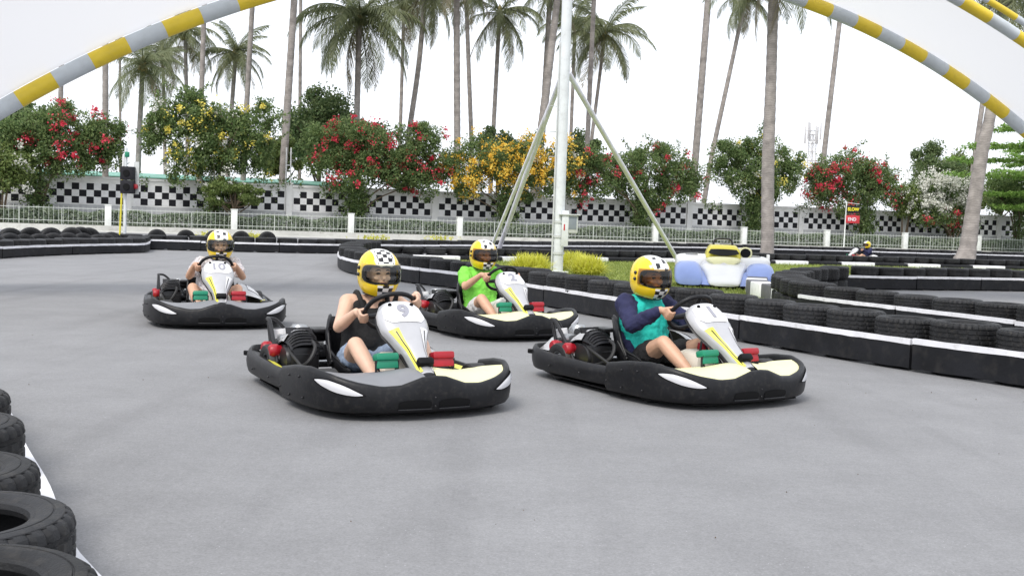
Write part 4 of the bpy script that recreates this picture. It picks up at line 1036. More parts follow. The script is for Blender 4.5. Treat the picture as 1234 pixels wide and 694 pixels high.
def kart(label, number, loc, theta, pads=('pad_yellow', 'pad_yellow'), sc=1.10, seed=0):
    """theta: heading measured from -Y towards +X"""
    K = thing('go_kart', label, 'go-kart', loc=loc, rz=theta - PI / 2, group='rental go-karts on the track', sc=sc)
    fb = cached('fb', 'front_bumper', front_bumper, 'plastic_black', K, merge=True, angle=60)
    for sg in (-1, 1):
        def eye(dm, off, hz, a0=.30, a1=.60): return MB().grid(nose_patch(sg * a0, sg * a1, lambda a, s: nose_top(s) - .056 - .008 * (1 - a), hz, off, dome=dm), flip=sg < 0)
        cached(f'rim{sg}', 'headlight_rim', lambda: eye(-.002, .0035, .033, .335, .615), 'plastic_dark', fb)
        cached(f'eye{sg}', 'headlight', lambda: eye(.004, .005, .026, .35, .60), 'eye_silver', fb)
        def slot(h0, off, a0, a1): return MB().grid(nose_patch(sg * a0, sg * a1, lambda a, s: .098, h0, off, ends=.22), flip=sg < 0)
        cached(f'sl{sg}', 'grille_opening', lambda: slot(.028, .0035, .020, .185), 'plastic_dark', fb)
        cached(f'sl2{sg}', 'grille_lip', lambda: MB().tube([nose_sec(sg * (.02 + .165 * k / 12), nose_bulge(sg * .1, .075) + .004, .069) for k in range(13)], .006, 6), 'plastic_black', fb)
        for s_, z_ in ((.70, .10), (.74, .22), (.86, .09), (.86, .21), (.985, .12)):
            p, n_ = nose_pt(sg * s_)
            cached(f'bolt{sg}{s_}{z_}', 'bolt', lambda: MB().ball(p + n_ * .016 + Vector((0, 0, z_)), .0075, 8, 5), 'metal_dark', fb)
    cached('boltc', 'bolt', lambda: MB().ball((1.014, 0, .135), .0075, 8, 5), 'metal_dark', fb)
    cached('boltc2', 'bolt', lambda: MB().ball((1.014, 0, .085), .0075, 8, 5), 'metal_dark', fb)
    # side and rear bumpers, one band on each side and one across the back
    for sg in (-1, 1):
        def side():
            c = catmull([(.34, .615, 0), (.10, .640, 0), (-.25, .655, 0), (-.58, .655, 0), (-.74, .635, 0), (-.845, .57, 0), (-.885, .46, 0)], 6)
            if sg < 0: c = [Vector((p.x, -p.y, 0)) for p in c]
            else: c = c[::-1]
            f = lambda k: interp(k if sg < 0 else 1 - k, [0, .25, .55, .8, 1], [.200, .195, .215, .240, .238])
            c = c if sg < 0 else c
            return band(c[::-1] if sg < 0 else c[::-1], (lambda k: f(1 - k)), .065)
        sb = cached(f'side{sg}', 'side_bumper', side, 'plastic_black', K, merge=True, angle=60)
        def deck():
            rows = []
            for i in range(11):
                x = .26 - 1.0 * i / 10; z = interp(i / 10, [0, .4, .75, 1], [.180, .175, .20, .215])
                rows.append([(x, sg * .63, z), (x, sg * .60, z - .004), (x, sg * .52, z - .03), (x, sg * .42, z - .10), (x, sg * .41, .06)])
            return MB().grid(rows, flip=sg > 0)
        cached(f'deck{sg}', 'side_deck', deck, 'metal_dark', sb)
        def strip():
            return MB().grid([[(.22 - .62 * i / 10, sg * y, interp(i / 10, [0, .64, 1], [.182, .177, .192]) + dz) for y, dz in ((.598, .0), (.55, -.014))] for i in range(11)], flip=sg > 0)
        cached(f'strip{sg}', 'sticker_stripe', strip, 'yellow_sticker', sb)
        for x_ in (-.10, -.48):
            cached(f'sbolt{sg}{x_}', 'bolt', lambda: MB().ball((x_, sg * .678, .12), .0075, 8, 5), 'metal_dark', sb)
        cached(f'slot{sg}', 'vent_slot', lambda: MB().box((-.80, sg * .625, .185), (.07, .02, .035), rot=(0, 0, -sg * R(32)), bev=.008), 'plastic_dark', sb)
    def rear():
        c = catmull([(-.885, .46, 0), (-.915, .25, 0), (-.925, 0, 0), (-.915, -.25, 0), (-.885, -.46, 0)], 6); return band(c, lambda k: .24 - .02 * math.sin(PI * k), .09)
    cached('rear', 'rear_bumper', rear, 'plastic_black', K, merge=True, angle=60)
    # floor and frame
    cached('floor', 'floor_tray', lambda: MB().prism([(-.15, -.30), (.80, -.22), (.92, -.15), (.92, .15), (.80, .22), (-.15, .30)], .045, .055), 'steel', K, smooth=False)
    cached('under', 'shade_plate', lambda: MB().prism([(-.86, -.50), (-.5, -.62), (.3, -.64), (.70, -.60), (.92, -.42), (.95, 0), (.92, .42), (.70, .60), (.3, .64), (-.5, .62), (-.86, .50)], .036, .043), 'plastic_dark', K, smooth=False)  # added plate filling the footprint, blocks light so the ground below goes dark
    def frame():
        mb = MB()
        for s_ in (-1, 1):
            mb.tube(catmull([(-.80, s_ * .30, .085), (-.2, s_ * .32, .075), (.45, s_ * .22, .075), (.86, s_ * .16, .09)], 6), .015, 8)
            mb.tube([(.30, s_ * .25, .08), (.30, s_ * .64, .14)], .012, 6); mb.tube([(-.45, s_ * .30, .08), (-.45, s_ * .64, .14)], .012, 6); mb.tube([(.62, s_ * .2, .08), (.66, s_ * .62, .13)], .012, 6)
            mb.tube([(.5, s_ * .22, .085), (.5, s_ * .46, .13)], .016, 6)
            mb.tube([(-.80, s_ * .30, .085), (-.90, s_ * .30, .2)], .012, 6)
        for x, y in ((-.80, .30), (-.2, .32), (.45, .22), (.86, .16)): mb.tube([(x, -y, .08), (x, y, .08)], .013, 8)
        return mb
    cached('frame', 'frame', frame, 'metal_dark', K)
    cached('axle', 'rear_axle', lambda: MB().tube([(-.52, -.52, .14), (-.52, .52, .14)], .02, 10), 'steel', K)
    # wheels
    for nm, x, y, r, wd in (('f', .52, .50, .128, .12), ('r', -.52, .50, .140, .17)):
        for s_ in (-1, 1):
            wl = cached(f'rim{nm}{s_}', 'wheel', lambda: MB().lathe([(.0, wd * .15), (r * .25, wd * .2), (r * .3, wd * .1), (r * .5, wd * .1), (r * .52, wd * .45), (r * .56, wd * .47), (r * .56, -wd * .47), (r * .5, -wd * .45), (r * .48, -wd * .1), (0, -wd * .1)], 20, axis='Y'), 'steel', K, loc=(x, s_ * y, r))
            cached(f'ty{nm}{s_}', 'tyre', lambda: MB().lathe([(r * .56, wd * .48), (r * .72, wd * .52), (r * .92, wd * .5), (r * .99, wd * .42), (r, wd * .2), (r, -wd * .2), (r * .99, -wd * .42), (r * .92, -wd * .5), (r * .72, -wd * .52), (r * .56, -wd * .48)], 28, axis='Y', close=True), 'rubber_clean', wl)
    # pads between bumper and front panel
    for sg, pm in ((-1, pads[0]), (1, pads[1])):
        def pad():
            rows = []
            for i in range(15):
                a = i / 14; s_ = sg * (.025 + .60 * a); p, n_ = nose_pt(s_); zt = nose_top(s_)
                inner = Vector((.74 - .10 * a - .14 * a * a, sg * (.075 + .33 * a), 0)); r = []
                for j in range(9):
                    k = j / 8; q = (p - n_ * .034).lerp(inner, k); z = (zt - .022) * (1 - k) + (.275 - .06 * a) * k + .035 * math.sin(PI * k) * (1 - .5 * a) * (.35 + .65 * math.sin(PI * min(1, a * 1.1 + .12)))
                    r.append((q.x, q.y, z))
                r.append((inner.x - .01, inner.y, .075)); rows.append(r)
            return MB().grid(rows, flip=sg > 0)
        o = cached(f'pad{sg}{pm}', 'nose_pad', pad, pm, K, angle=60)
    # front panel with number
    fp = cached('panel', 'front_panel', panel_mb, ['silver'], K, angle=60)
    cached('panel_back', 'panel_shell', lambda: MB().grid([[pan(v, y, -.045 - .02 * (1 - abs(y))) for y in np.linspace(-1.03, 1.03, 9)] for v in np.linspace(.0, 1, 16)], flip=True), 'plastic_black', fp)
    rr = lambda a: .80 * min(1, (math.sin(PI * min(max(a, 0), 1)) * 3.2 + .55)) if True else 0
    cached('plate', 'number_plate', lambda: MB().grid(panel_patch(.025, .36, lambda a: -.84 * min(1, .72 + 1.6 * min(a, 1 - a)), lambda a: .84 * min(1, .72 + 1.6 * min(a, 1 - a)), .004)), 'panel_white', fp)
    for sg in (-1, 1):
        cached(f'stk{sg}', 'side_stripe', lambda: MB().grid(panel_patch(.42, .97, lambda a: sg * (.92 - .05 * a), lambda a: sg * (.50 + .12 * math.sin(PI * a)), .004, m=4), flip=sg < 0), 'yellow_sticker' if sg < 0 else 'panel_white', fp)
        cached(f'stl{sg}', 'stripe_line', lambda: MB().grid(panel_patch(.45, .93, lambda a: sg * (.74 + .05 * math.sin(PI * a)), lambda a: sg * (.68 + .05 * math.sin(PI * a)), .0065, m=2), flip=sg < 0), 'metal_dark', fp)
        cached(f'hole{sg}', 'fixing_hole', lambda: MB().ball(pan(.07, sg * .52, .006), (.012, .014, .012), 8, 5), 'plastic_dark', fp)
    cached('pnl_blk', 'panel_clip', lambda: MB().box(pan(.86, 0, .012), (.05, .10, .05), rot=(0, R(45), 0), bev=.012), 'plastic_dark', fp)
    tm = text_mesh(number, .15, .0015, .006 if number != '10' else .003)
    key = 'num' + number
    if key not in CACHE:
        me = tm.copy(); me.materials.clear(); me.materials.append(M['num_grey'])
        for v_ in me.vertices:
            co = v_.co.copy(); vv = .205 - co.y / .508; v_.co = pan(vv, co.x / interp(vv, PC_V, PC_W), .0075 + co.z)
        CACHE[key] = me
    link('number', CACHE[key], fp)
    cached('pstay', 'panel_stay', lambda: MB().tube(catmull([(.86, -.05, .18), (.68, -.07, .33), (.50, -.10, .48)], 5), .013, 8).tube(catmull([(.86, .05, .18), (.68, .07, .33), (.50, .10, .48)], 5), .013, 8), 'metal_dark', K)
    # steering
    sw = cached('sw', 'steering_wheel', lambda: MB().tube([wheel_pt(2 * PI * k / 40) * 1 + WN * (.012 * (abs(math.cos(2 * PI * k / 40)) - .5)) for k in range(40)], .0155, 10, closed=True), 'plastic_black', K)
    cached('spokes', 'spokes', lambda: MB().tube([wheel_pt(R(200)), WC - WN * .03, wheel_pt(R(-20))], [.012, .03, .012], 8).tube([wheel_pt(R(90)), WC - WN * .03], [.012, .03], 8), 'metal_dark', sw)
    cached('column', 'steering_column', lambda: MB().tube([WC - WN * .02, (.70, 0, .17)], .014, 8).tube([(.48, -.11, .06), (.42, 0, .43), (.48, .11, .06)], .012, 8), 'metal_dark', K)
    # seat
    def seat():
        prof = [(.02, .13), (-.10, .085), (-.24, .085), (-.36, .13), (-.42, .22), (-.46, .33), (-.49, .43), (-.505, .475)]
        prof = catmull([(x, 0, z) for x, z in prof], 4); rows = []; n = len(prof)
        for i, p in enumerate(prof):
            a = i / (n - 1); hw = interp(a, [0, .25, .5, .75, 1], [.20, .235, .25, .235, .17]); lip = interp(a, [0, .2, .5, .8, 1], [.05, .15, .20, .13, .03]); r = []
            d = Vector((1, 0, .25)) if a > .45 else Vector((.25, 0, 1))
            d.normalize()
            for j in range(-6, 7):
                k = j / 6; r.append(p + Vector((0, hw * math.sin(k * 1.45) / math.sin(1.45), 0)) + d * lip * abs(k) ** 2.6)
            rows.append(r)
        rows2 = [r + [q - Vector((.012, 0, .012)) + Vector((0, math.copysign(.012, q.y) if abs(q.y) > .1 else 0, 0)) for q in r[::-1]] for r in rows]
        mb = MB(); mb.grid(rows2, closed=True); mb.add(rows2[0], [tuple(range(len(rows2[0])))]); mb.add(rows2[-1], [tuple(range(len(rows2[-1])))])
        mb.tube([rows[i][0] + Vector((0, 0, .004)) for i in range(2, n)], .011, 6).tube([rows[i][-1] + Vector((0, 0, .004)) for i in range(2, n)], .011, 6)
        return mb
    cached('seat', 'seat', seat, 'plastic_black', K, angle=60, loc=(.09, 0, 0))
    # fuel tank between the legs
    cached('tank', 'fuel_tank', lambda: MB().box((.40, 0, .195), (.26, .27, .25), bev=.06), 'tank', K)
    cached('tankcap', 'fuel_cap', lambda: MB().lathe([(0, .03), (.035, .03), (.04, .0), (.04, -.03)], 14, c=(.37, .05, .335)), 'red', K)
    # pedals
    for sg, pm in ((-1, 'green'), (1, 'red')):
        pd = cached(f'pedal{sg}', 'pedal', lambda: MB().box((.68, sg * .185, .335), (.08, .145, .045), rot=(0, R(-14), 0), bev=.012).box((.705, sg * .185, .30), (.02, .14, .06), rot=(0, R(-14), 0), bev=.006), pm, K)
        cached(f'pedalf{sg}', 'pedal_frame', lambda: MB().tube([(.705, sg * .115, .32), (.71, sg * .12, .10)], .009, 6).tube([(.705, sg * .255, .32), (.71, sg * .25, .10)], .009, 6).tube([(.71, sg * .12, .12), (.71, sg * .25, .12)], .009, 6).tube([(.71, sg * .12, .29), (.71, sg * .185, .14), (.71, sg * .25, .29)], .007, 6), 'metal_dark', pd)
    # engine on the driver's right
    def engine():
        mb = MB(); mb.box((-.34, -.40, .20), (.30, .20, .20), bev=.03)
        mb.lathe([(.0, -.11), (.085, -.11), (.095, -.09), (.095, .09), (.085, .11), (0, .11)], 18, c=(-.30, -.41, .20), axis='Y')
        mb.box((-.62, -.38, .22), (.22, .20, .16), bev=.03); return mb
    en = cached('eng', 'engine', engine, 'metal_dark', K)
    cached('fins', 'cylinder_fins', lambda: [m_ := MB(), [m_.box((-.22 - .022 * k, -.40, .30 + .008 * k), (.008, .17, .13), rot=(0, R(-28), 0)) for k in range(7)]][0], 'metal_dark', en, smooth=False)
    cached('cowl', 'engine_cowl', lambda: MB().grid([[(-.16 - .36 * a, -.29 - .22 * k, .265 + .135 * math.sin(PI * (.12 + .80 * a)) * (1 - .55 * abs(2 * k - 1) ** 3) - .02 * a) for k in np.linspace(0, 1, 9)] for a in np.linspace(0, 1, 12)], flip=True), 'plastic_black', en, angle=60)
    def cw(a, k, o=0.0): return (-.16 - .36 * a, -.29 - .22 * k - (o if k > .8 else 0), .265 + .135 * math.sin(PI * (.12 + .80 * a)) * (1 - .55 * abs(2 * k - 1) ** 3) - .02 * a + o)
    cached('cowl2', 'cowl_panel', lambda: MB().grid([[cw(a, k, .007) for k in np.linspace(.12, 1, 9)] for a in np.linspace(.42, .80, 8)], flip=True), 'silver', en, angle=60)
    for q in range(4):
        cached(f'rib{q}', 'cowl_rib', lambda: MB().tube([cw(.06 + .07 * q, k, .006) for k in np.linspace(.15, .95, 8)], .005, 6), 'metal_dark', en)
    cached('carb', 'carburettor', lambda: MB().lathe([(0, .07), (.05, .065), (.075, .03), (.08, -.02), (.06, -.06), (0, -.06)], 16, c=(-.66, -.30, .33)).box((-.60, -.42, .30), (.10, .09, .07), bev=.015), 'steel', en)
    cached('deckcap', 'silver_cowling', lambda: MB().grid([[(-.70 - .14 * a, -.54 + .30 * k, .20 + .12 * math.sin(PI * k) * math.sin(PI * (.15 + .75 * a))) for k in np.linspace(0, 1, 8)] for a in np.linspace(0, 1, 7)]), 'silver', en, angle=60)
    cached('airb', 'air_box', lambda: MB().box((-.52, -.27, .34), (.24, .20, .08), bev=.03).box((-.40, -.24, .385), (.16, .13, .03), bev=.012), 'metal_dark', en)
    cached('exh', 'exhaust', lambda: MB().tube(catmull([(-.36, -.48, .2), (-.50, -.535, .19), (-.70, -.50, .2), (-.80, -.34, .22)], 6), .028, 10).lathe([(0, -.14), (.055, -.13), (.06, 0), (.055, .13), (0, .14)], 14, axis='Y', c=(-.80, -.22, .24)), 'steel', en)
    for k, x_ in enumerate((-.43, -.60)):
        cached(f'redcap{k}', 'red_cap', lambda: MB().lathe([(0, -.045), (.035, -.045), (.046, -.03), (.046, .01), (.038, .02), (.038, .035), (.024, .045), (0, .045)], 16, axis='Y', c=(x_, -.535, .245)), 'red', en)
    cached('filler', 'filler_pipe', lambda: MB().tube([(-.70, -.40, .22), (-.72, -.42, .36)], [.055, .05], 14), 'panel_white', en)
    cached('hose', 'hose', lambda: MB().tube(catmull([(-.24, -.36, .34), (-.12, -.36, .30), (-.10, -.42, .2), (-.25, -.5, .13)], 6), .014, 8).tube(catmull([(-.35, -.47, .30), (-.2, -.50, .26), (.05, -.46, .15)], 6), .011, 8), 'rubber_clean', en)
    # left side: silver cover
    cached('lcov', 'side_cover', lambda: MB().grid([[(.02 - .62 * a, .29 + .27 * k, .20 + .15 * math.sin(PI * (.1 + .85 * a)) * (1 - k ** 2.2) + .03 * (1 - k)) for k in np.linspace(0, 1, 8)] for a in np.linspace(0, 1, 14)]), 'silver', K, angle=60)
    cached('lcovs', 'cover_sticker', lambda: MB().grid([[(-.10 - .3 * a, .38 + .12 * k, .206 + .15 * math.sin(PI * (.1 + .85 * (.19 + .484 * a))) * (1 - ((.09 + .12 * k) / .27) ** 2.2) + .03 * (1 - (.09 + .12 * k) / .27)) for k in np.linspace(0, 1, 4)] for a in np.linspace(0, 1, 8)]), 'panel_white', K)
    # guard hoop at the rear right and cross bar
    def hoop():
        mb = MB(); mb.tube(catmull([(-.62, -.50, .16), (-.665, -.505, .30), (-.70, -.51, .415)], 4), .014, 10)
        mb.tube(catmull([(-.72, -.512, .435), (-.66, -.512, .42), (-.52, -.525, .31), (-.36, -.54, .17)], 6), .014, 10)
        mb.tube(catmull([(-.72, -.512, .435), (-.75, -.44, .42), (-.78, -.36, .32), (-.80, -.34, .12)], 6), .012, 10)
        return mb
    cached('hoop', 'guard_bar', hoop, 'metal_dark', K)
    return K
def kart_at(nose_px, theta_deg, sc=1.10):
    n = at(*nose_px); th = R(theta_deg); f = Vector((math.sin(th), -math.cos(th), 0)); return n - f * (1.0 * sc), th

# ================================================================== drivers
def capsule(mb, a, b, ra, rb, n=12):
    a, b = Vector(a), Vector(b); d = b - a
    L = d.length
    if L < 1e-6: mb.ball(a, ra, n, 8); return
    pts = []; rad = []
    ax = d / L
    for k in range(4): t = PI / 2 * (k + .35) / 4.35; pts.append(a - ax * ra * math.cos(t)); rad.append(ra * math.sin(t))
    for k in range(5): t = k / 4; pts.append(a.lerp(b, t)); rad.append(ra + (rb - ra) * t)
    for k in range(3, -1, -1): t = PI / 2 * (k + .35) / 4.35; pts.append(b + ax * rb * math.cos(t)); rad.append(rb * math.sin(t))
    mb.tube(pts, rad, n)
def chain(mb, pts):
    for (p, r), (q, s) in zip(pts, pts[1:]): capsule(mb, p, q, r, s)
def remeshed(name, mb, voxel, mat_, smooth=6, parent=None, noise=0):
    me = mb.mesh(name, [mat_], smooth=True); o = bpy.data.objects.new(name, me); COL.objects.link(o)
    m = o.modifiers.new('r', 'REMESH'); m.mode = 'VOXEL'; m.voxel_size = voxel; m.use_smooth_shade = True
    s = o.modifiers.new('s', 'SMOOTH'); s.factor = .5; s.iterations = smooth
    if noise:
        tx = bpy.data.textures.get('folds') or bpy.data.textures.new('folds', 'CLOUDS'); tx.noise_scale = .055; tx.noise_depth = 2
        dm = o.modifiers.new('d', 'DISPLACE'); dm.texture = tx; dm.strength = noise; dm.mid_level = .45; dm.texture_coords = 'LOCAL'
    bpy.context.view_layer.update()
    ev = bpy.data.meshes.new_from_object(o.evaluated_get(bpy.context.evaluated_depsgraph_get()))
    bpy.data.objects.remove(o); bpy.data.meshes.remove(me)
    ev.name = name; ev.materials.clear(); ev.materials.append(M[mat_]); return link(name, ev, parent)

def helm_r(az, el):
    """helmet outer surface, local frame x forward"""
    ca, sa = math.cos(az), math.sin(az); ce, se = math.cos(el), math.sin(el)
    f = max(0, ca)
    ax, ay, az_ = (.150 if ca > 0 else .148), .128, (.150 if se > 0 else .165)
    if se < 0: ax += .016 * f * min(1, -se * 2.2)          # chin bar stands forward
    n = 2.25
    k = (abs(ce * ca / ax) ** n + abs(ce * sa / ay) ** n + abs(se / az_) ** n) ** (-1 / n)
    return k
def helm_pt(az, el, off=0.0):
    k = helm_r(az, el) + off; return Vector((math.cos(el) * math.cos(az) * k, math.cos(el) * math.sin(az) * k, math.sin(el) * k))
AZO, ELT, ELB = R(66), R(21), R(-20)
def in_open(az, el):
    az = (az + PI) % (2 * PI) - PI
    h = abs(az) / AZO; c = (ELT + ELB) / 2 + .04 * h; v = abs(el - c) / ((ELT - ELB) / 2)
    return h ** 5 + v ** 5 < 1
def helmet(parent, centre, yaw, pitch, visor, checks, roll=0):
    E = Euler((roll, pitch, yaw)).to_matrix().to_4x4()
    key = ('helm', checks)
    if key not in CACHE:
        mb = MB(); NA, NE = 144, 76; e0, e1 = R(-56), R(90); P = {}
        for i in range(NE + 1):
            el = e0 + (e1 - e0) * i / NE
            for j in range(NA):
                az = 2 * PI * j / NA; a = (az + PI) % (2 * PI) - PI
                # bottom edge rises towards the back
                P[i, j] = helm_pt(az, el)
        vs = [P[i, j] for i in range(NE + 1) for j in range(NA)]
        base = len(mb.v); mb.v += [tuple(v) for v in vs]
        for i in range(NE):
            for j in range(NA):
                az = 2 * PI * (j + .5) / NA; el = e0 + (e1 - e0) * (i + .5) / NE; a = (az + PI) % (2 * PI) - PI
                if in_open(az, el): continue
                q = vs[i * NA + j]; mi = 0
                c = helm_pt(az, el)
                if c.z > .03 and abs(c.y) < .052 + .012 * (c.x > 0) and el > ELT * .9:      # white crown stripe
                    mi = 1
                    u = int(math.floor((c.y + .075) / .030)); ang = math.atan2(c.z, c.x); w_ = int(math.floor(ang / (R(11) if checks else R(15))))
                    if checks:
                        if (u + w_) % 2 == 0 and R(28) < ang < R(78) and abs(c.y) < .052: mi = 2
                    elif (u in (1, 3) and (w_ + u // 2) % 2 == 0 and ang < R(70)): mi = 2
                if c.z < -.055 and abs(a) < R(20) and el < ELB - .03:                        # check patch on the chin bar
                    u = int(math.floor((a + R(20)) / R(13.34))); w_ = int(math.floor(-c.z / .026)); mi = 2 if (u + w_) % 2 else 1
                f = (i * NA + j, i * NA + (j + 1) % NA, (i + 1) * NA + (j + 1) % NA, (i + 1) * NA + j)
                mb.f.append(tuple(x + base for x in f)); mb.m.append(mi)
        me = mb.mesh('helmet_shell', ['helmet_yellow', 'helmet_white', 'helmet_black'], smooth=True, angle=180); CACHE[key] = me
        ml = MB(); rows = []
        NA2, NE2 = 72, 40
        for i in range(NE2):
            for j in range(NA2):
                az = 2 * PI * (j + .5) / NA2; el = R(-50) + (R(89) - R(-50)) * (i + .5) / NE2
                if in_open(az, el): continue
                q = [helm_pt(2 * PI * (j + dj) / NA2, R(-50) + (R(89) - R(-50)) * (i + di) / NE2, -.022) for di, dj in ((0, 0), (0, 1), (1, 1), (1, 0))]
                ml.add(q, [(3, 2, 1, 0)])
        CACHE['liner'] = ml.mesh('helmet_liner', ['liner'], merge=True)
        # rubber trim round the opening and lower rim
        tr_ = MB(); pts = []
        for k in range(72):
            t = 2 * PI * k / 72; ct, st = math.cos(t), math.sin(t); h = math.copysign(abs(ct) ** .4, ct); v = math.copysign(abs(st) ** .4, st)
            az = h * AZO; el = (ELT + ELB) / 2 + .04 * abs(h) + v * (ELT - ELB) / 2; pts.append(helm_pt(az, el, -.004))
        tr_.tube(pts, .0085, 7, closed=True)
        tr_.tube([helm_pt(2 * PI * k / 72, R(-56), -.006) for k in range(72)], .010, 7, closed=True)
        CACHE['helmtrim'] = tr_.mesh('helmet_trim', ['rubber_clean'])
        mv = MB(); mv.grid([[helm_pt(az, el, .0065) for az in np.linspace(-R(76), R(76), 40)] for el in np.linspace(R(-17), R(27), 14)]); CACHE['visor'] = mv.mesh('visor', ['visor_clear'], angle=180)
        mv = MB(); 
        for sg in (-1, 1):
            for e_ in (R(14), R(-4)): mv.ball(helm_pt(sg * R(88), e_, .004), .012, 10, 6)
        CACHE['pivot'] = mv.mesh('visor_pivot', ['helmet_black'])
    T = Matrix.Translation(centre) @ E @ Matrix.Scale(1.08, 4)
    h = link('helmet', CACHE[key], parent); h.matrix_local = T
    l = link('helmet_liner', CACHE['liner'], h); link('helmet_trim', CACHE['helmtrim'], h)
    if visor:
        v = link('visor', CACHE['visor'].copy(), h); v.data.materials.clear(); v.data.materials.append(M[visor])
    link('visor_pivot', CACHE['pivot'], h)
    return h
def hand(mb, sd, ang):
    """right (-1) or left (+1) hand closed round the wheel rim at angle ang; returns the wrist"""
    Pp = wheel_pt(ang); Rr = (Pp - WC).normalized(); T = WN.cross(Rr).normalized() * (1 if sd < 0 else -1)
    wrist = Pp + Rr * .035 + WN * .085 - T * .015 + Vector((0, 0, -.02))
    for i, o in enumerate((-.033, -.011, .011, .032)):
        ln = (.85, 1, .97, .80)[i]; b = T * o
        k0 = Pp + Rr * .030 + WN * .028 + b; k1 = Pp + Rr * (.036 * ln) - WN * .012 + b; k2 = Pp + Rr * .010 - WN * .030 * ln + b; k3 = Pp - Rr * .016 * ln - WN * .016 + b
        chain(mb, [(wrist.lerp(k0, .35), .013), (k0, .0115), (k1, .0098), (k2, .0092), (k3, .0085)])
    th0_ = wrist.lerp(Pp, .3) + T * .02; chain(mb, [(th0_, .015), (Pp + WN * .030 - Rr * .006 + T * .030, .0115), (Pp + WN * .016 - Rr * .022 + T * .052, .0095)])
    chain(mb, [(wrist, .023), (wrist.lerp(Pp + Rr * .03 + WN * .03, .75), .026)])
    return wrist
def person(label, K, skin, top_parts, shorts, sc=1.10, head_yaw=0, head_off=(0, 0, 0), hands=(R(185), R(-5)), visor='visor_clear', checks=False, seed=0, sleeveless=False, lean=0, knee_r=(.27, .36), knee_l=(.27, .35)):
    Pn = thing('person', label, 'person', loc=K.location, rz=K.rotation_euler.z, group='kart drivers', sc=sc)
    mb = MB(); ho = Vector(head_off)
    pel = Vector((-.15, 0, .195)); bel = Vector((-.20, lean * .3, .325)); che = Vector((-.225, lean * .6, .475)); nk = Vector((-.215, lean, .635)) + ho * .5; hd = Vector((-.160, lean, .790)) + ho
    for s_ in (-1, 1):
        y = Vector((0, s_, 0))
        chain(mb, [(pel + y * .075, .105), (bel + y * .065, .095), (che + y * .075, .105), (che + y * .085 + Vector((.005, 0, .08)), .08)])
    chain(mb, [(che + Vector((.02, 0, -.05)), .11), (che + Vector((0, 0, .09)), .085), (nk, .055), (hd + Vector((-.01, 0, -.06)), .055)])
    # head and face
    mb.ball(hd + Vector((-.005, 0, .02)), (.098, .078, .095), 20, 14); mb.ball(hd + Vector((.025, 0, -.045)), (.066, .058, .062), 16, 12)
    chain(mb, [(hd + Vector((.088, 0, .005)), .010), (hd + Vector((.107, 0, -.028)), .015)])
    for s_ in (-1, 1):
        mb.ball(hd + Vector((.068, s_ * .036, -.028)), (.024, .026, .022), 10, 8); mb.ball(hd + Vector((-.005, s_ * .078, -.005)), (.018, .012, .03), 8, 6)
    mb.ball(hd + Vector((.082, 0, -.088)), (.020, .026, .018), 10, 8)
    chain(mb, [(hd + Vector((.089, -.018, -.058)), .007), (hd + Vector((.094, 0, -.056)), .009), (hd + Vector((.089, .018, -.058)), .007)])
    arms = {}
    for s_, hg_, ka in ((-1, hands[0], knee_r), (1, hands[1], knee_l)):
        sh = Vector((-.225, s_ * .175 + lean * .8, .59)); wr = hand(mb, s_, hg_)
        md = (sh + wr) / 2; dl = (wr - sh).length; drop = math.sqrt(max(.0, (.272) ** 2 - (dl / 2) ** 2))
        el = md + Vector((0, s_ * .55, -.83)) * min(drop, .16)
        chain(mb, [(che + Vector((0, s_ * .06, .10)), .07), (sh, .058), (sh.lerp(el, .45), .046), (el, .038), (el.lerp(wr, .3), .040), (wr, .026)])
        hip = pel + Vector((.02, s_ * .09, -.01)); kn = Vector((ka[0], s_ * .225, ka[1])); an = Vector((.59, s_ * .175, .125))
        chain(mb, [(hip, .088), (hip.lerp(kn, .5), .075), (kn, .054), (kn.lerp(an, .3), .054), (kn.lerp(an, .7), .040), (an, .032)])
        chain(mb, [(an, .033), (an + Vector((.02, 0, -.03)), .032), (an + Vector((.13, 0, .03)), .024)])
        arms[s_] = (sh, el, wr, hip, kn, an)
    remeshed('body', mb, .0068, skin, 5, Pn)
    # eyes, brows and mouth
    for s_ in (-1, 1):
        build('eye', MB().ball(hd + Vector((.083, s_ * .033, .003)), (.010, .017, .0075), 10, 6), 'eye_dark', Pn)
        build('eyebrow', MB().tube([hd + Vector((.086, s_ * .016, .022)), hd + Vector((.088, s_ * .034, .028)), hd + Vector((.078, s_ * .054, .020))], [.003, .0045, .002], 6), 'eye_dark', Pn)
    build('mouth', MB().ball(hd + Vector((.094, 0, -.0585)), (.008, .021, .006), 10, 6), 'lips', Pn)
    hair = MB(); hair.ball(hd + Vector((-.02, 0, .035)), (.100, .086, .090), 16, 10); build('hair', hair, 'eye_dark', Pn)
    # clothes
    def torso(rr=1.0, up=.10, lo=0, wide=True, o_=.016):
        t = MB()
        for s_ in (-1, 1):
            y = Vector((0, s_, 0)); chain(t, [(pel + y * .07 + Vector((0, 0, .01 + lo)), .108 + o_), (bel + y * .065, .098 + o_), (che + y * .075, .107 + o_), (che + y * .085 + Vector((.005, 0, .06)), .083 + o_)])
        chain(t, [(bel + Vector((.02, 0, 0)), .11 + o_), (che + Vector((.02, 0, -.02)), .112 + o_), (che + Vector((0, 0, up)), .085 + o_ * .7)])
        if wide: chain(t, [(che + Vector((0, -.12, .115)), .058 + o_ * .6), (che + Vector((0, .12, .115)), .058 + o_ * .6)])
        return t
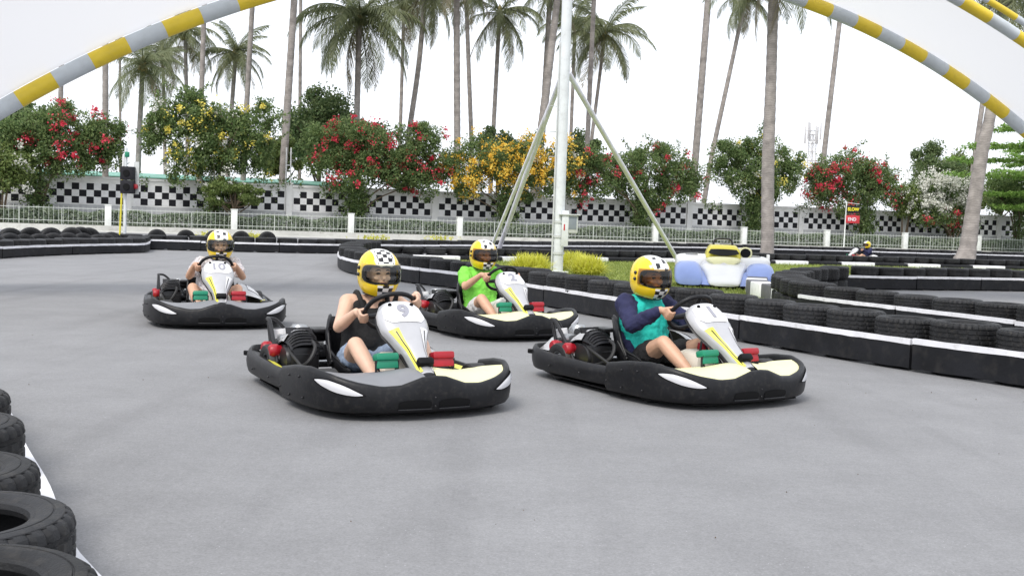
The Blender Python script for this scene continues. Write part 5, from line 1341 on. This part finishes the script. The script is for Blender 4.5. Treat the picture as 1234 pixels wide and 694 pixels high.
    for cname, cm, kind in top_parts:
        t = MB()
        if kind == 'tee':
            t = torso()
            for s_ in (-1, 1):
                sh, el, *_ = arms[s_]; chain(t, [(che + Vector((0, s_ * .1, .1)), .075), (sh, .075), (sh.lerp(el, .62), .066)])
        elif kind == 'vest': t = torso(up=.05, wide=False, o_=.012)
        elif kind == 'straps':
            for s_ in (-1, 1): t.tube(catmull([che + Vector((.118, s_ * .075, .03)), che + Vector((.09, s_ * .095, .13)), che + Vector((.01, s_ * .10, .185)), che + Vector((-.09, s_ * .09, .10))], 5), .017, 8)
        elif kind == 'sleeves':
            for s_ in (-1, 1):
                sh, el, wr, *_ = arms[s_]; chain(t, [(che + Vector((-.01, s_ * .105, .085)), .092), (sh, .080), (sh.lerp(el, .5), .066), (el, .058), (el.lerp(wr, .4), .054), (el.lerp(wr, .86), .042)])
            for s_ in (-1, 1): chain(t, [(che + Vector((-.045, s_ * .09, .10)), .085), (bel + Vector((-.03, s_ * .085, 0)), .105), (pel + Vector((-.01, s_ * .09, .04)), .108)])
        elif kind == 'torso': t = torso(o_=.019)
        if kind == 'straps': build(cname, t, cm, Pn)
        else: remeshed(cname, t, .009, cm, 4, Pn, noise=.012 if kind == 'vest' else .030)
    t = MB()
    for s_ in (-1, 1):
        sh, el, wr, hip, kn, an = arms[s_]; chain(t, [(pel + Vector((0, s_ * .06, 0)), .113), (hip, .103), (hip.lerp(kn, .45), .094), (hip.lerp(kn, shorts[1]), .084)])
    chain(t, [(pel + Vector((0, -.08, .01)), .115), (pel + Vector((0, .08, .01)), .115)])
    remeshed('shorts', t, .009, shorts[0], 3, Pn, noise=.026)
    for s_ in (-1, 1):
        an = arms[s_][5]; t = MB(); chain(t, [(an + Vector((-.02, 0, -.035)), .038), (an + Vector((.03, 0, -.025)), .042), (an + Vector((.10, 0, .012)), .038), (an + Vector((.15, 0, .045)), .030)])
        remeshed('shoe', t, .010, 'shoe', 3, Pn)
    helmet(Pn, hd + Vector((.0, 0, .004)), head_yaw, R(4), visor, checks)
    return Pn
KN = {}
for key, num, npx, th, pads, lab in (
        ('9', '9', (523, 506), 28.5, ('pad_grey', 'pad_yellow'), 'black go-kart number 9 with one grey and one yellow nose pad'),
        ('1', '1', (915, 493), 32, ('pad_yellow', 'pad_yellow'), 'black go-kart number 1 running beside the long tyre barrier'),
        ('10', '10', (268, 398), 21, ('pad_grey', 'pad_grey'), 'black go-kart number 10 with grey nose pads on the open track'),
        ('2', '2', (645, 412), 29, ('pad_yellow', 'pad_yellow'), 'black go-kart number 2 in front of the golden grass clumps')):
    loc, t_ = kart_at(npx, th); KN[key] = kart(lab, num, loc, t_, pads)
person('driver in a black tank top steering kart number 9', KN['9'], 'skin_pale', [('tank_top', 'cloth_black', 'vest'), ('shoulder_straps', 'cloth_black', 'straps')], ('denim', .40), head_yaw=R(-2), lean=.085, hands=(R(196), R(30)), visor='visor_clear', checks=True)
person('driver in a teal shirt with navy sleeves steering kart number 1', KN['1'], 'skin', [('shirt', 'cloth_teal', 'torso'), ('sleeves', 'cloth_navy', 'sleeves')], ('cloth_black', .52), head_yaw=R(-3), hands=(R(186), R(-6)), visor='visor_amber', lean=-.02)
person('driver in a white print shirt steering kart number 10', KN['10'], 'skin', [('shirt', 'cloth_print', 'tee')], ('cloth_white', .55), lean=.085, head_yaw=R(0), hands=(R(180), R(0)), visor='visor_clear')
person('driver in a lime green shirt and white shorts steering kart number 2', KN['2'], 'skin', [('shirt', 'cloth_lime', 'tee')], ('cloth_white', .62), head_yaw=R(-4), hands=(R(178), R(0)), visor='visor_amber')
# far kart on the track behind the lawn
b = at(1040, 317); KF = kart('distant go-kart with pale front panel driving below the slow sign', '3', b, R(-68), ('pad_yellow', 'pad_yellow'), sc=.92)
person('distant driver in a blue shirt on the kart below the slow sign', KF, 'skin', [('shirt', 'cloth_navy', 'tee'), ('sleeves', 'cloth_navy', 'sleeves')], ('cloth_black', .5), visor='visor_amber', sc=.92)

# ------------------------------------------------------------------ parked show kart with fibreglass body
def loft(secs, n=20, p=2.6, cap=True):
    """secs: (x, yc, zc, half width, half height) -> superellipse loft along x"""
    rows = []
    for x, yc, zc, hw, hh in secs:
        r = []
        for j in range(n):
            a = 2 * PI * j / n; c, s = math.cos(a), math.sin(a)
            r.append((x, yc + hw * math.copysign(abs(c) ** (2 / p), c), zc + hh * math.copysign(abs(s) ** (2 / p), s)))
        rows.append(r)
    mb = MB(); mb.grid(rows, closed=True)
    if cap: mb.add(rows[0], [tuple(range(n - 1, -1, -1))]); mb.add(rows[-1], [tuple(range(n))])
    return mb
b = at(866, 349); SK = thing('show_kart', 'parked sports kart with blue fenders, white body and yellow cockpit on the lawn', 'go-kart', loc=b + Vector((.25, 1.0, .01)), rz=-PI / 2 - math.atan2(b.x, b.y) * .75); SK.scale = (1, 1, .92)
sm = lambda secs: [tuple(np.array(secs[int(k)]) * (1 - (k % 1)) + np.array(secs[min(int(k) + 1, len(secs) - 1)]) * (k % 1)) for k in np.linspace(0, len(secs) - 1, (len(secs) - 1) * 4 + 1)]
for s_ in (-1, 1):
    fd = build('fender', loft([(1.13, s_ * .70, .11, .22, .035), (1.10, s_ * .71, .15, .255, .085), (1.02, s_ * .72, .20, .275, .14), (.88, s_ * .73, .265, .28, .205), (.70, s_ * .735, .305, .28, .25), (.50, s_ * .74, .32, .278, .265), (.25, s_ * .74, .31, .272, .25), (.12, s_ * .74, .28, .26, .21)], 32, 3.0), 'show_blue', SK, merge=True, angle=50)
    rows = []
    for i in range(9):
        a_ = i / 8; rows.append([(1.12 - .50 * j / 5 - .03 * a_, s_ * (.24 + .32 * a_), .085 + .01 * a_ + (.20 + .20 * a_ ** 1.8) * (j / 5) ** .75) for j in range(6)])
    build('fender_flare', MB().grid(rows, flip=s_ > 0), 'show_blue', SK)
    wl = build('wheel', MB().lathe([(0, -.08), (.1, -.085), (.12, -.05), (.12, .05), (.1, .085), (0, .08)], 20, axis='Y'), 'steel', SK, loc=(.58, s_ * .86, .17)); build('tyre', MB().lathe([(.12, -.08), (.16, -.085), (.17, -.06), (.17, .06), (.16, .085), (.12, .08)], 24, axis='Y', close=True), 'rubber_clean', wl)
    wl = build('wheel', MB().lathe([(0, -.1), (.1, -.105), (.12, -.05), (.12, .05), (.1, .105), (0, .1)], 20, axis='Y'), 'steel', SK, loc=(-.62, s_ * .80, .19)); build('tyre', MB().lathe([(.12, -.1), (.17, -.105), (.19, -.07), (.19, .07), (.17, .105), (.12, .1)], 24, axis='Y', close=True), 'rubber_clean', wl)
build('nose', loft([(1.18, 0, .105, .26, .03), (1.16, 0, .12, .30, .05), (1.05, 0, .155, .33, .085), (.85, 0, .21, .36, .135), (.6, 0, .28, .42, .20), (.35, 0, .34, .48, .24), (.0, 0, .38, .5, .26)], 32, 3.0), 'show_white', SK, merge=True, angle=50)
rows = []
for i in range(13):
    k = -1 + 2 * i / 12; rows.append([(.50 - .20 * j / 4 - .16 * abs(k), .44 * k, .50 + .07 * math.sin(PI * j / 4) + .025 * (1 - k * k) + .03 * j / 4) for j in range(5)])
build('nose_fold', MB().grid(rows), 'eye_silver', SK, angle=60)
build('rear_body', loft([(.16, 0, .42, .90, .20), (.12, 0, .43, .97, .245), (.02, 0, .44, .99, .262), (-.4, 0, .455, 1.0, .265), (-.9, 0, .47, 1.0, .25), (-1.0, 0, .47, .985, .235), (-1.03, 0, .47, .93, .2)], 36, 7.0), 'show_white', SK, merge=True, angle=45)
for s_ in (-1, 1): build('body_vent', MB().box((-.10, s_ * .66, .722), (.12, .26, .012), bev=.004), 'plastic_dark', SK)
def tub(x0, x1, w0, w1, z0, z1, slope):
    rows = []
    for i in range(9):
        a_ = i / 8; z = z0 + (z1 - z0) * (1 - (1 - a_) ** 1.5); w_ = w0 + (w1 - w0) * a_ ** 1.6; f = x0 - slope * a_ ** 1.3; r = []
        for x_, y_ in rounded_poly(((f - x1) / 2), w_, .10): r.append((x_ + (f + x1) / 2, y_, z))
        rows.append(r)
    mb = MB(); mb.grid(rows, closed=True); mb.add(rows[-1], [tuple(range(len(rows[-1])))]); return mb
ck = build('cockpit', tub(.20, -.80, .37, .245, .66, .955, .22), 'show_yellow', SK, merge=True, angle=50)
build('cockpit_opening', MB().grid([[(.222 - .16 * a_ + .055, k * (.325 - .055 * a_), 0.725 + .135 * a_ + .018 * (1 - k * k) * (a_ - .5) + (.05 * abs(k) ** 2 * (1 - a_))) for k in np.linspace(-1, 1, 15)] for a_ in np.linspace(0, 1, 6)]), 'plastic_dark', ck)
build('cream_cowl', loft([(.46, 0, .56, .24, .04), (.40, 0, .60, .31, .075), (.30, 0, .61, .35, .085), (.22, 0, .615, .36, .085)], 24, 2.8), 'pad_yellow', SK, merge=True)
build('air_scoop', loft([(.06, .46, .79, .125, .125), (.05, .46, .79, .14, .14), (-.3, .44, .77, .14, .14), (-.7, .40, .70, .1, .1)], 24, 2.2), 'pad_yellow', SK, merge=True)
build('scoop_hole', MB().lathe([(0, .068), (.08, .069), (.105, .068), (.108, .055)], 20, axis='X', c=(0, .46, .79)), 'plastic_dark', SK)
build('roll_hoop', MB().tube(catmull([(-.32, -.20, .93), (-.34, -.19, 1.03), (-.35, -.12, 1.09), (-.35, .12, 1.09), (-.34, .19, 1.03), (-.32, .20, .93)], 5), .024, 10), 'metal_dark', SK)
build('splitter', MB().box((.98, 0, .06), (.28, 1.5, .03), bev=.01), 'plastic_dark', SK)
m1 = MB(); m1.box((-1.0, 0, .86), (.2, 1.9, .03), bev=.008); 
build('rear_panel', MB().box((-.96, 1.02, .44), (.3, .05, .62), bev=.01), 'show_white', SK)
# loose stones, leaves and dirt specks on the asphalt
rng = np.random.default_rng(77); n = 350
x = rng.uniform(-6, 7, n); y = rng.uniform(2.5, 22, n)
P = np.stack([x, y, np.full(n, .006)], 1); sp = leaves('grit', P, rng.uniform(.004, .011, n), 'twig', aspect=.9); tag(sp, 'tiny dark grit and dry leaf specks scattered over the asphalt', 'grit', kind='stuff')
